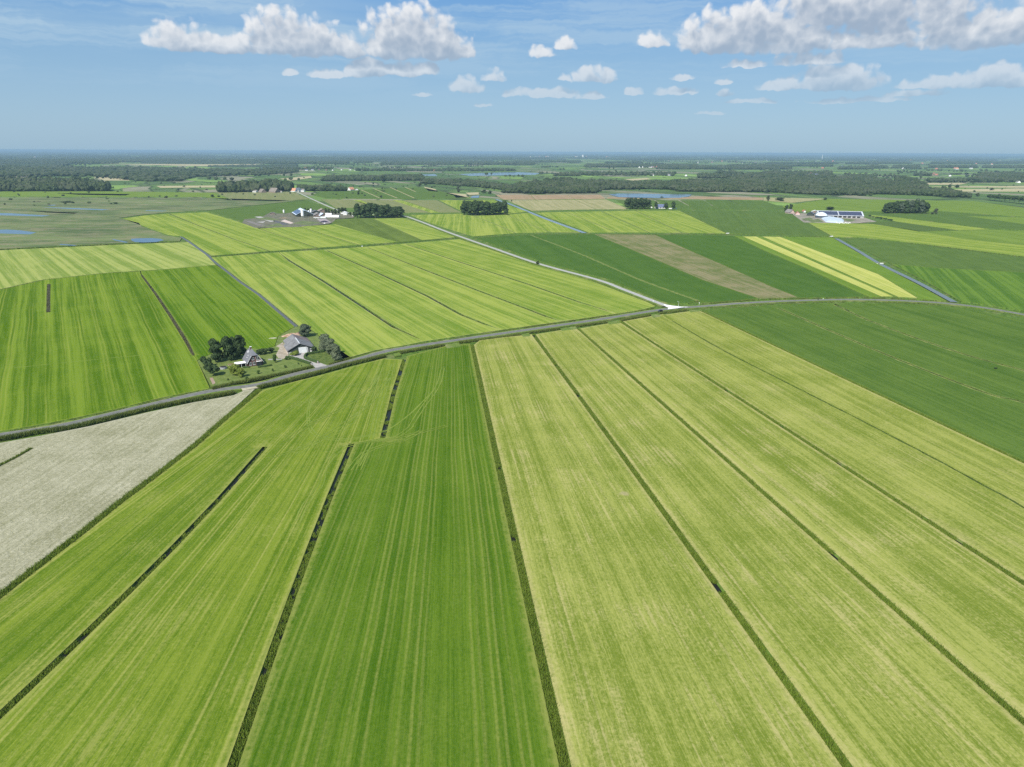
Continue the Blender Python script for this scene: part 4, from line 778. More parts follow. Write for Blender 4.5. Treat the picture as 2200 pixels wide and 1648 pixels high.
wood([(1640,382),(1790,384),(1785,373),(1640,370)], 19, 14, 10, 1, 13, .7, hole=.2); wood([(1800,391),(1880,392),(1880,381),(1810,380)], 17, 15, 10, 1, 14, .7)
wood([(2060,392),(2240,392),(2240,383),(2100,384)], 16, 14, 10, 1, 15, .7); wood([(2100,384),(2240,384),(2240,375),(2110,376)], 19, 16, 12, 1, 16, .8); wood([(1990,392),(2060,392),(2060,387),(1990,387)], 16, 12, 9, 1, 17, .7)
for i, (x0, x1, y, dy_, h, d) in enumerate(((560,760,364.5,1.0,15,.5),(760,1110,367.5,1.6,13,.55),(560,750,352,3,14,.9),(818,1148,354,4,14,.9),(760,800,350,1.5,14,.7),(1255,1500,359.5,3.5,15,.95),(1410,1700,364,4,15,.75),(1560,1790,358,2,14,.8),(1800,1875,364,2.5,15,.9),(1867,1907,362,3,16,1),(1917,1975,361.5,3,16,1),(1994,2100,361,3,15,.7),(2110,2240,361,3,14,.9),(1100,1250,349,2,14,.8),(1300,1380,351,1.5,13,.8),(1820,1960,352,2,14,.8),(1650,1800,352,1.5,14,.6),(2000,2240,352,2.5,14,.7),(250,560,348.5,3.0,15,.9),(-60,250,352,7,15,.9),(600,1100,343,3,15,.8),(200,620,352.2,.01,12,.0),(1190,1250,378,1.2,12,.8),(1960,2000,378,2,13,.7),(1540,1580,373,2,15,.7))):
    if d: wood([(x0, y), (x1, y), (x1-3, y-dy_*1.15), (x0+4, y-dy_*1.15)], 26 if y < 356 else 17, h, 17 if y < 356 else 10, 1, 30+i, d, hole=.1)
# hedgerow trees and tree lines strewn over the far polders
rng = np.random.default_rng(99); PP = []
for i in range(430):
    x = rng.uniform(-120, 2320); y = 326+(x-1100)/220+6+rng.random()**1.6*58
    if (250 < x < 2100 and y > 388) or (y > 366 and 560 < x < 1560 and rng.random() < .75): continue
    if y < 345 and x < 1000 and rng.random() < .2: continue
    ln = rng.uniform(8, 70)*(1.4 if y < 350 else .6); n_ = int(ln*mpp(x, y)/rng.uniform(11, 19)); n_ = min(n_, 60); sl_ = rng.normal(0, .006)+(.012 if x > 1100 else .004)
    for k in range(max(n_, 2)):
        t = k/max(n_-1, 1); g = G(x+(t-.5)*ln, y+(t-.5)*ln*sl_); PP.append((g.x+rng.normal(0, 6), g.y+rng.normal(0, 10)))
PP = np.array(PP); blobs('far_tree_lines', PP, rng.uniform(9, 17, len(PP)), rng.uniform(5.5, 10, len(PP)), lf_wood, 1, 3)
PP = []
for i in range(520):
    x = rng.uniform(-100, 2300); y = rng.uniform(366, 440); 
    if (270 < x < 1080 and y > 425) or (1100 < x < 1700 and y > 412) or (x > 1700 and y > 420): continue
    g = G(x, y); PP.append((g.x, g.y))
PP = np.array(PP); blobs('scattered_bushes', PP, rng.uniform(2, 6, len(PP)), rng.uniform(2, 5, len(PP)), lf_wood, 1, 4)
# closed forest towards the horizon: a bumpy canopy with its own thickness
def canopy(name, x0, x1, yn, yf, nx, ny, seed, gaps=.0):
    rng = np.random.default_rng(seed); V, F_ = [], []
    for j in range(ny+1):
        for i in range(nx+1):
            xx = x0+(x1-x0)*i/nx; g = G(xx, 326+(xx-1100)/220+yn+(yf-yn)*(j/ny)); h = rng.uniform(9, 16)+6*mnoise.noise(Vector((g.x*.0008, g.y*.0004, seed)))
            if i in (0, nx) or j in (0, ny): h = -.9
            elif gaps and mnoise.noise(Vector((g.x*.0012, g.y*.0006, seed+9))) > gaps: h = -2.0
            V.append((g.x+(rng.uniform(-.35, .35) if 0 < i < nx else 0)*mpp(xx, 326+(xx-1100)/220+yn)*(x1-x0)/nx, g.y, h))
    for j in range(ny):
        for i in range(nx): k = j*(nx+1)+i; F_.append([k, k+1, k+nx+2, k+nx+1])
    return mesh(name, V, F_, lf_wood, kind='stuff')
canopy('far_forest', -140, 640, 36, 24, 300, 14, 8, .10); canopy('far_forest', -120, 1060, 23, 9, 420, 14, 3, .14); canopy('far_forest', -150, 2350, 9.5, 3.2, 520, 10, 4, .30); canopy('far_forest', 1000, 2350, 17, 9.5, 300, 8, 5, .02)
# ------------------------------------------------------------------ farmstead ground
def flat(name, px, z, mat, depth=.3, **k):
    P = [G(x, y, z) for x, y in px]
    if area2(P) < 0: P.reverse()
    m_ = len(P); V = [(p.x, p.y, z) for p in P]+[(p.x, p.y, z-depth) for p in P]
    return mesh(name, V, [list(range(m_))]+[[i, i+m_, (i+1) % m_+m_, (i+1) % m_] for i in range(m_)], mat, kind='structure', **k)
def simple(name, c1, c2, s=.6, rough=.85, spec=.2, d=3, bs=.0, metal=0):
    mt, n, b = newmat(name); pos = n.node('ShaderNodeTexCoord').outputs['Object']; f = n.noise(pos, s, d, .65)
    bsdf(n, b, n.mix(n.ss(f, .3, .7), c1, c2), rough, spec, f if bs else None, bs, .05, metal); return mt
lawn, n, b = newmat('lawn'); pos = n.node('ShaderNodeNewGeometry').outputs['Position']
f1 = n.noise(pos, .25, 5, .75); f2 = n.noise(pos, 1.5, 3, .7); c = n.mix(n.ss(f1, .3, .7), (.075,.115,.022), (.145,.18,.05)); c = n.mix(n.ss(f2, .5, .7, 0, .5), c, (.18,.18,.08)); bsdf(n, b, c, .9, .08, f2, .4, .2)
rgh, n, b = newmat('rough_garden'); pos = n.node('ShaderNodeNewGeometry').outputs['Position']
f1 = n.noise(pos, .5, 5, .75); c = n.mix(n.ss(f1, .35, .65), (.045,.08,.014), (.12,.15,.04)); bsdf(n, b, c, .9, .08, f1, .9, .5)
dirt = simple('dirt_yard', (.24,.20,.14), (.36,.31,.24), .35, bs=.4); pave = simple('driveway_concrete', (.27,.25,.23), (.37,.35,.32), .5); grav = simple('grey_path', (.20,.20,.18), (.28,.27,.24), .8)
LP = [(424,775),(456,834.5),(540,818),(600,806),(668,792),(700,786),(755,769),(742,760),(700,733),(668,709),(636,701),(598,722),(591,744),(560,751),(500,742),(470,752)]
flat('garden_lawn', LP, .0, lawn, .85)
flat('yard', [(593,762),(601,747),(593,744),(608,735),(616,752),(620,762),(616,768),(609,771),(598,769)], .03, dirt)
flat('driveway', [(678,790.5),(703,785),(682,777.5),(658,770.5),(654,767),(658,761.5),(674,757.5),(696,754),(692,752.5),(668,755.5),(643,759.5),(640,761.5),(616,764.5),(617,768),(637,771.5),(665,781)], .05, pave, .1)
flat('garden_path', [(575,773.5),(606,773),(606,770.5),(577,771)], .04, grav, .1)
flat('rough_ground', [(660,771),(684,777.5),(705,784),(738,775),(726,764),(706,757),(690,755.5),(672,760),(662,765)], .07, rgh)
flat('gravel_patch', [(450,812),(457,811),(463,823),(457,826)], .03, simple('pink_gravel', (.22,.16,.11), (.32,.24,.18)), .1)
flat('bare_gateway', [(522,838.8),(556,832),(545,829.5),(518,834.5)], .02, simple('gateway_soil', (.30,.27,.18), (.42,.38,.27), .4), .5)
for px in ([(845,759.5),(858,757),(862,763),(848,766)],[(956,740.5),(985,735.5),(990,744),(960,749)],[(1120,718.5),(1136,715),(1140,722),(1124,724)],[(1204,706.5),(1237,701),(1240,707),(1207,711)],[(1305,692.5),(1332,688.5),(1335,694),(1308,697)],[(1399,677),(1415,673.5),(1420,680),(1404,683)],[(1480,667),(1506,664.5),(1510,668),(1484,671)]):
    flat('field_gateway', px, .012, verge, .8)
# ------------------------------------------------------------------ building helpers
def part(name, parent, V, F_, mat, **k): return mesh(name, V, F_, mat, parent=parent, **k)
BF = [[0,3,2,1],[4,5,6,7],[0,1,5,4],[1,2,6,5],[2,3,7,6],[3,0,4,7]]
def bx(x0, y0, z0, x1, y1, z1): return [(x0,y0,z0),(x1,y0,z0),(x1,y1,z0),(x0,y1,z0),(x0,y0,z1),(x1,y0,z1),(x1,y1,z1),(x0,y1,z1)]
def box(name, parent, a, b_, mat, **k): return part(name, parent, bx(*a, *b_), BF, mat, **k)
def gable_walls(name, par, w, d, he, hr, mat, x0=0, y0=0, xr=None):
    xr = w/2 if xr is None else xr
    V = [(x0,y0,0),(x0+w,y0,0),(x0+w,y0+d,0),(x0,y0+d,0),(x0,y0,he),(x0+w,y0,he),(x0+w,y0+d,he),(x0,y0+d,he),(x0+xr,y0,hr),(x0+xr,y0+d,hr)]
    return part(name, par, V, [[0,1,5,8,4],[1,2,6,5],[2,3,7,9,6],[3,0,4,7],[0,3,2,1]], mat)
def roof_slab(name, par, a, b_, c_, d_, th, mat, **k):
    """four corners of the upper face, given thickness downwards"""
    U = [Vector(a), Vector(b_), Vector(c_), Vector(d_)]; V = U+[u-Vector((0,0,th)) for u in U]
    return part(name, par, V, [[0,1,2,3],[7,6,5,4],[0,4,5,1],[1,5,6,2],[2,6,7,3],[3,7,4,0]], mat, **k)
def gable_roof(par, w, d, he, hr, mat, x0=0, y0=0, ov=.4, th=.18, mat2=None, xr=None):
    xr = w/2 if xr is None else xr; s1 = (hr-he)/xr; s2 = (hr-he)/(w-xr); ya, yb = y0-ov, y0+d+ov
    roof_slab('roof_slope', par, (x0-ov,ya,he-s1*ov+.1), (x0+xr,ya,hr+.1), (x0+xr,yb,hr+.1), (x0-ov,yb,he-s1*ov+.1), th, mat)
    roof_slab('roof_slope', par, (x0+xr,ya,hr+.1), (x0+w+ov,ya,he-s2*ov+.1), (x0+w+ov,yb,he-s2*ov+.1), (x0+xr,yb,hr+.1), th, mat2 or mat)
def lathe(name, par, prof, mat, seg_=20, loc=(0,0,0)):
    V, F_ = [], []
    for i in range(seg_):
        a = i*math.tau/seg_; V += [(loc[0]+r*math.cos(a), loc[1]+r*math.sin(a), loc[2]+z) for r, z in prof]
    k = len(prof)
    for i in range(seg_):
        j = (i+1) % seg_
        for q_ in range(k-1): F_.append([i*k+q_, j*k+q_, j*k+q_+1, i*k+q_+1])
    return part(name, par, V, F_, mat, smooth=False)
brick = simple('dark_brick', (.10,.050,.045), (.15,.08,.07), 3); tile, n, b = newmat('slate_grey_tiles')
ob = n.node('ShaderNodeTexCoord').outputs['Object']; x_, y_, z_ = n.sep(ob); rr = n.m('FRACT', n.m('MULTIPLY', z_, 3.2)); rc_ = n.m('FRACT', n.m('MULTIPLY', y_, 3.5)); f = n.noise(ob, 1.2, 3, .7)
c = n.mix(f, (.115,.12,.135), (.18,.185,.20)); c = n.mix(n.m('MULTIPLY', n.m('ADD', n.ss(rr, 0, .25, .4, 0), n.ss(rc_, 0, .2, .2, 0)), 1.0), c, (.06,.06,.07)); bsdf(n, b, c, .6, .35)
white = simple('white_paint', (.72,.72,.70), (.82,.82,.80), 2, .5); glass = simple('window_glass', (.02,.025,.03), (.04,.05,.055), 1, .1, .6); dgreen = simple('dark_green_boards', (.035,.045,.04), (.06,.072,.062), 1.5); fcem = simple('grey_fibre_cement', (.12,.12,.12), (.20,.20,.20), .5, bs=.1)
rust = simple('weathered_brown_roof', (.10,.075,.07), (.20,.17,.16), .4); patchm = simple('roof_stain', (.09,.09,.095), (.12,.12,.12), 1); lwall = simple('pale_pink_wall', (.42,.36,.32), (.52,.47,.43), 1); wood_m = simple('brown_wood', (.16,.09,.06), (.25,.15,.10), 3); lwood = simple('pale_wood', (.55,.48,.33), (.65,.58,.42), 3)
dark = simple('shade_and_dark_parts', (.02,.02,.02), (.035,.03,.03), 1); zinc = simple('bright_ridge_metal', (.55,.56,.57), (.68,.68,.68), 2, .4, .5)  # near-black: painted shade in openings and carport back; also wheels, hair, tub cover
def window(par, x, z, w, h, y=0.0, nx=2):
    f_ = box('window', par, (x,y-.07,z), (x+w,y-.005,z+h), white)
    for i in range(nx):
        a = x+.08+i*(w-.08)/nx; box('pane', f_, (a,y-.085,z+.08), (a+(w-.08)/nx-.08,y-.06,z+h-.08), glass)
    box('sill', f_, (x-.06,y-.14,z-.08), (x+w+.06,y-.055,z-.004), white); return f_
# brick house with the steep roof
g = G(532.7,788.6); hx = empty('brick_house', (g.x, g.y, .02), math.radians(32.5), label='brick farmhouse with steep slate-grey half-hipped roof and white windows', category='house')
W_, D_, HE, HR = 8.2, 11.2, 2.4, 8.7
V = [(0,0,0),(W_,0,0),(W_,D_,0),(0,D_,0),(0,0,HE),(W_,0,HE),(W_,D_,HE),(0,D_,HE),(W_*.31,0,6.3),(W_*.69,0,6.3),(W_*.31,D_,6.3),(W_*.69,D_,6.3)]
part('wall', hx, V, [[0,1,5,9,8,4],[1,2,6,5],[2,3,7,10,11,6],[3,0,4,7],[0,3,2,1]], brick)
ov = .45; s_ = (HR-HE)/(W_/2); xm = W_/2; zb = HE-s_*ov; xk = W_*.31-.1; zk = HE+s_*xk+.1
def sl(sgn):
    X = (lambda x: x) if sgn > 0 else (lambda x: W_-x)
    U = [(X(-ov),-ov,zb+.1),(X(xk),-ov,zk),(X(xm),1.7,HR+.1),(X(xm),D_-1.7,HR+.1),(X(xk),D_+ov,zk),(X(-ov),D_+ov,zb+.1)]
    if sgn < 0: U = U[::-1]
    Vv = U+[(a,b__,c__-.2) for a,b__,c__ in U]; part('roof_slope', hx, Vv, [[0,1,2,3,4,5][::1],[11,10,9,8,7,6]]+[[i,i+6,(i+1)%6+6,(i+1)%6] for i in range(6)], tile)
sl(1); sl(-1)
for y0_, y1_ in ((-ov,1.7),(D_+ov,D_-1.7)):
    U = [(xk,y0_,zk),(W_-xk,y0_,zk),(xm,y1_,HR+.1)]; U = U if y0_ < 0 else U[::-1]
    part('hip', hx, U+[(a,b__,c__-.2) for a,b__,c__ in U], [[0,1,2],[5,4,3],[0,3,4,1],[1,4,5,2],[2,5,3,0]], tile)
for sg in (1, -1):
    X = (lambda x: x) if sg > 0 else (lambda x: W_-x)
    a, b_ = Vector((X(-ov),-ov-.05,zb-.02)), Vector((X(xk),-ov-.05,zk-.12)); u_ = Vector((0,0,.3)); t_ = Vector((0,.1,0))
    part('verge_board', hx, [a,b_,b_+u_,a+u_,a+t_,b_+t_,b_+u_+t_,a+u_+t_], BF, white)
ch = box('chimney', hx, (3.5,5.9,7.9), (4.3,6.6,9.7), brick); box('cap', ch, (3.4,5.8,9.7), (4.4,6.7,9.85), white)
window(hx, 1.0, .75, 1.25, 1.7); window(hx, 2.9, .75, 1.25, 1.7); window(hx, 2.6, 3.6, 1.25, 1.45)
gz = box('glazed_bay', hx, (4.75,-.9,0), (7.3,-.01,2.5), dgreen)
for i in range(3): box('pane', gz, (4.85+i*.82,-.93,.35 if i else .1), (5.55+i*.82,-.88,2.3), glass)
box('side_pane', gz, (7.28,-.8,.4), (7.33,-.15,2.3), glass)
bal = box('balcony', hx, (4.6,-1.1,2.52), (7.5,-.01,2.62), white); 
for i in range(4): box('post', bal, (4.65+i*.92,-1.08,2.7), (4.73+i*.92,-1.0,3.45), white)
box('rail', bal, (4.6,-1.1,3.45), (7.5,-1.04,3.5), white)
fd = box('upper_glazing', hx, (4.8,-.08,3.3), (6.6,-.006,5.3), white)
for i in range(2): box('pane', fd, (4.9+i*.88,-.1,3.4), (5.65+i*.88,-.07,5.2), glass)
sk_ = roof_slab('skylight', hx, (1.0,4.6,HE+s_*1.0+.16), (1.9,4.6,HE+s_*1.9+.16), (1.9,5.5,HE+s_*1.9+.16), (1.0,5.5,HE+s_*1.0+.16), .08, white)
roof_slab('pane', sk_, (1.12,4.72,HE+s_*1.12+.18), (1.78,4.72,HE+s_*1.78+.18), (1.78,5.38,HE+s_*1.78+.18), (1.12,5.38,HE+s_*1.12+.18), .03, glass)
for i in range(3): roof_slab('skylight', hx, (2.3,7.2+i*.9,HE+s_*2.3+.16), (3.0,7.2+i*.9,HE+s_*3.0+.16), (3.0,7.7+i*.9,HE+s_*3.0+.16), (2.3,7.7+i*.9,HE+s_*2.3+.16), .06, zinc)
cp = empty('carport', (g.x, g.y, .02), math.radians(32.5), label='flat white canopy with dark open side on the left of the brick farmhouse', category='canopy')
box('roof', cp, (-6.2,.6,2.25), (-.5,4.8,2.45), white); box('back_wall', cp, (-5.9,4.3,0), (-.6,4.5,2.25), dark); box('side_wall', cp, (-.7,.9,0), (-.55,4.28,2.25), wood_m)
for x in (-6.0,-3.2,-.9): box('post', cp, (x,.75,0), (x+.14,.89,2.25), white)
# barn in two sections
g = G(619.8,761.9); bn = empty('barn', (g.x, g.y, .02), math.radians(26), label='dark green barn with grey roof and large white door beside the driveway', category='barn')
BW, BD, BE, BR = 15.2, 14.0, 2.5, 6.1
gable_walls('wall', bn, BW, BD, BE, BR, dgreen, xr=6.9); gable_roof(bn, BW, BD, BE, BR, fcem, ov=.6, xr=6.9, mat2=fcem)
box('side_wall', bn, (-.12,.3,0), (-.004,BD-.3,2.5), lwall)
for i in range(3): box('opening', bn, (-.16,2.5+i*4.6,.6), (-.115,4.6+i*4.6,2.0), dark)
box('plinth_wall', bn, (.2,-.12,0), (4.9,-.004,1.35), simple('grey_plinth', (.30,.31,.29), (.40,.41,.38)))
dr = box('barn_door', bn, (6.1,-.22,.02), (10.9,-.02,3.55), white)
for i in range(4): box('panel', dr, (6.2,-.27,.12+i*.86), (10.8,-.21,.93+i*.86), simple('door_panel_white', (.62,.64,.62), (.74,.76,.74), 1))
box('door_post', bn, (11.2,-.2,0), (11.5,-.02,3.2), white)
dd = box('side_door', bn, (12.7,-.14,.02), (13.6,-.02,2.2), white); box('pane', dd, (12.85,-.18,.9), (13.45,-.13,2.0), glass)
box('window', bn, (2.0,-.2,.9), (2.7,-.11,1.5), dark)
sA = (BR-BE)/6.9; sB = (BR-BE)/(BW-6.9)
box('ridge', bn, (6.72,-.6,BR+.04), (7.08,BD+.5,BR+.22), zinc)
for (x, y, l) in ((3.9,4.6,1.3),(3.0,5.2,1.0),(4.9,5.6,1.7),(4.2,6.9,1.1)): roof_slab('roof_patch', bn, (x,y,BE+sA*x+.12), (x+.5,y,BE+sA*(x+.5)+.12), (x+.5,y+l,BE+sA*(x+.5)+.12), (x,y+l,BE+sA*x+.12), .02, patchm)
for (x, y, l) in ((9.2,7.0,1.6),(10.1,6.2,1.5)): roof_slab('roof_patch', bn, (x,y,BR-sB*(x-6.9)+.12), (x+.8,y,BR-sB*(x+.8-6.9)+.12), (x+.8,y+l,BR-sB*(x+.8-6.9)+.12), (x,y+l,BR-sB*(x-6.9)+.12), .02, patchm)
r0b = BD+.02
gable_walls('rear_wall', bn, 14, 11.5, 2.2, 5.6, lwall, x0=1.4, y0=r0b+.0, xr=5.5)
gable_roof(bn, 14, 11.3, 2.2, 5.6, fcem, x0=1.4, y0=r0b+.75, ov=.5, xr=5.5, mat2=rust)
# heaps, garden things
def heap(name, bx_, by_, rx, ry, h, mat, label, cat, rz=0, seed=0):
    p = G(bx_, by_); rng = random.Random(seed); V, F_ = [], []; nr, ns = 6, 18
    for j in range(nr+1):
        t = j/nr
        for i in range(ns):
            a = i*math.tau/ns; k = 1+rng.uniform(-.14, .14); V.append((rx*(1-t)*math.cos(a)*k, ry*(1-t)*math.sin(a)*k, -.1 if j == 0 else h*(1-(1-t)**2.0)*rng.uniform(.8, 1.1)))
    for j in range(nr):
        for i in range(ns): F_.append([j*ns+i, j*ns+(i+1) % ns, (j+1)*ns+(i+1) % ns, (j+1)*ns+i])
    o = mesh(name, V, F_, mat, label=label, category=cat); o.location = (p.x, p.y, .02); o.rotation_euler = (0, 0, rz); return o
orange = simple('orange_soil', (.24,.15,.095), (.46,.33,.23), .7, bs=.8)
heap('soil_heap', 628, 721, 7, 3.2, 1.6, orange, 'long orange-brown heap of soil and rubble behind the barn', 'heap', .4, 1); heap('rubble_heap', 643, 719, 4, 2.4, 1.6, simple('dark_red_rubble', (.12,.07,.06), (.25,.16,.12), 1.5), 'dark reddish rubble heap at the barn rear by the round tree', 'heap', .2, 2)
heap('soil_heap', 586.5, 726.5, 2.6, 1.2, .3, simple('pale_rubble', (.20,.21,.12), (.45,.41,.34), 1), 'low pale patch of rubble in the grass left of the barn', 'heap', .2, 3)
pic = empty('picnic_table', (*G(496,785), .02), .5, label='brown wooden picnic table with pale bench on the lawn left of the farmhouse', category='table')
box('tabletop', pic, (-1.6,-.5,.70), (1.6,.5,.78), wood_m)
for y in (-1.15,.8): box('bench', pic, (-1.6,y,.42), (1.6,y+.35,.48), lwood)
for x in (-1.1,1.0):
    for y in (-.9,.7): box('leg', pic, (x,y,0), (x+.12,y+.12,.7 if abs(y) < .5 else .42), wood_m)
    box('cross_beam', pic, (x,-1.1,.36), (x+.12,1.1,.42), wood_m)
lo_ = empty('garden_lounger', (*G(502.5,783.5), .02), -.6, label='pale cream garden lounger beside the brown picnic table', category='lounger'); box('seat', lo_, (-.4,-1.0,.3), (.4,.5,.42), lwood)
part('backrest', lo_, [(-.4,.5,.3),(.4,.5,.3),(.4,1.1,.9),(-.4,1.1,.9),(-.4,.5,.42),(.4,.5,.42),(.4,1.05,1.0),(-.4,1.05,1.0)], BF, lwood)
for x in (-.36,.28):
    for y in (-.95,.4): box('leg', lo_, (x,y,0), (x+.08,y+.08,.3), lwood)
tub = empty('garden_tub', (*G(480,792), .02), 0, label='round grey garden tub with dark cover beside the corner bushes', category='tub'); lathe('shell', tub, [(0,0),(1.8,0),(1.85,1.1),(1.7,1.1)], simple('grey_tub', (.28,.29,.30), (.38,.38,.40), 1)); lathe('cover', tub, [(1.72,1.06),(1.75,1.14),(0,1.2)], dark)
lm = simple('hedge_leaves', (.02,.045,.012), (.06,.095,.025), 3, bs=.9)
def hedge(pts, w, h, label, seed):
    L = smooth_line([G(*p) for p in pts], .45); rng = random.Random(seed); V, F_ = [], []
    for i, p in enumerate(L):
        a, b_ = L[max(i-1,0)], L[min(i+1,len(L)-1)]; t = (b_-a).normalized(); nn = Vector((-t.y,t.x)); e_ = .0 if 0 < i < len(L)-1 else .1
        for (o_, z) in ((-w/2,-.05),(-w/2-.03,h*.55),(-w/2+.1,h-.02),(0,h+.04),(w/2-.1,h-.02),(w/2+.03,h*.55),(w/2,-.05)):
            k = o_+rng.uniform(-.1,.1); V.append((p.x+nn.x*k, p.y+nn.y*k, z+(rng.uniform(-.1,.1) if z > 0 else 0)))
    for i in range(len(L)-1):
        for k in range(6): F_.append([i*7+k, i*7+7+k, i*7+8+k, i*7+1+k])
    F_ += [list(range(7))[::-1], [(len(L)-1)*7+k for k in range(7)]]
    mesh('hedge', V, F_, lm, label=label, category='hedge')
hedge([(621,769.5),(640,774.5),(668,783.5)], 1.2, 1.5, 'long clipped hedge along the left side of the driveway', 1); hedge([(696,756.5),(674,760),(660,762.5),(655.5,767),(656,770.5),(664,774),(683,780)], 1.2, 1.4, 'hedge bending round the rough ground right of the driveway', 2)
hedge([(554.5,790),(570,788),(584,785.5)], .8, .9, 'low hedge in front of the brick farmhouse glazed bay', 3); hedge([(522,790.5),(536,790)], .8, .8, 'short low hedge under the farmhouse ground-floor windows', 4)
for i, (x, y, l) in enumerate(((669,785,'stone gate post at the left side of the driveway mouth'),(683,781,'stone gate post at the right side of the driveway mouth'))): 
    gp = empty('gate_post', (*G(x, y), .02), .5, label=l, category='gate post'); box('shaft', gp, (-.25,-.25,0), (.25,.25,1.2), simple('gate_stone', (.35,.27,.24), (.5,.42,.38), 3)); box('cap', gp, (-.32,-.32,1.2), (.32,.32,1.32), simple('gate_cap', (.4,.38,.35), (.5,.48,.45), 3))
# ------------------------------------------------------------------ junction furniture
pm = simple('galvanised_pole', (.50,.53,.50), (.62,.66,.62), 3, .5)
p = G(1457.5,659.5); lp = empty('lamp_post', (p.x, p.y, 0), 0, label='tall pale lamp post at the junction apron', category='lamp post'); lathe('pole', lp, [(.16,0),(.14,1.2),(.09,1.3),(.06,4.3),(0,4.3)], pm, 8); box('arm', lp, (-.9,-.04,4.2), (.02,.04,4.28), pm); box('lamp_head', lp, (-1.3,-.12,4.12), (-.85,.12,4.26), pm)
for (x, y, h, l) in ((1502,656,2.3,'pale marker post on the verge right of the junction'),(1403,651.5,2.2,'pale signpost on the verge of the side road above the junction')):
    p = G(x, y); sp_ = empty('signpost', (p.x, p.y, 0), 0, label=l, category='post'); lathe('pole', sp_, [(.07,0),(.05,h),(0,h)], pm, 8); box('plate', sp_, (-.3,-.04,h-.6), (.3,-.02,h), white)
p = G(1464,663.6); br = empty('culvert_railing', (p.x, p.y, .05), math.radians(30), label='dark railing over the culvert opposite the junction', category='railing')
rl = simple('dark_railing', (.03,.035,.03), (.06,.06,.05), 3)
for i in range(6): box('post', br, (-3.6+i*1.4,-.06,-.05), (-3.48+i*1.4,.06,1.1), rl)
for z in (.35,.65,.98): box('rail', br, (-3.6,-.09,z), (3.5,-.062,z+.14), rl)
# parked car near the junction
p = G(1418.5,669.8); car = empty('car', (p.x, p.y, .06), math.radians(32), label='small black car on the lane edge left of the junction', category='car'); cb = simple('black_car_paint', (.012,.013,.015), (.02,.02,.022), 1, .25, .6)
def prism(name, par, prof, y0, y1, mat, taper=0):
    k = len(prof); V = [(x, y0+(taper if z > .95 else 0), z) for x, z in prof]+[(x, y1-(taper if z > .95 else 0), z) for x, z in prof]
    return part(name, par, V, [list(range(k)), list(range(k, 2*k))[::-1]]+[[i, i+k, (i+1) % k+k, (i+1) % k] for i in range(k)], mat)
prism('body', car, [(-2.0,.3),(-2.05,.75),(-1.9,.95),(-1.0,.98),(1.9,.98),(2.0,.6),(1.95,.3)], -.85, .85, cb); prism('cabin', car, [(-1.1,.96),(-.45,1.42),(1.1,1.45),(1.75,.96)], -.78, .78, glass, .12); box('roof', car, (-.4,-.62,1.43), (1.05,.62,1.48), cb)
for x in (-1.25,1.25):
    for y in (-.86,.66):
        wv = [(x+.31*math.cos(i*math.tau/12), y+d_, .31+.31*math.sin(i*math.tau/12)) for d_ in (0,.2) for i in range(12)]; part('wheel', car, wv, [list(range(12)), list(range(12,24))[::-1]]+[[i,i+12,(i+1)%12+12,(i+1)%12] for i in range(12)], dark)
for y in (-.7,.45): box('headlight', car, (-2.07,y,.62), (-2.0,y+.25,.76), white)
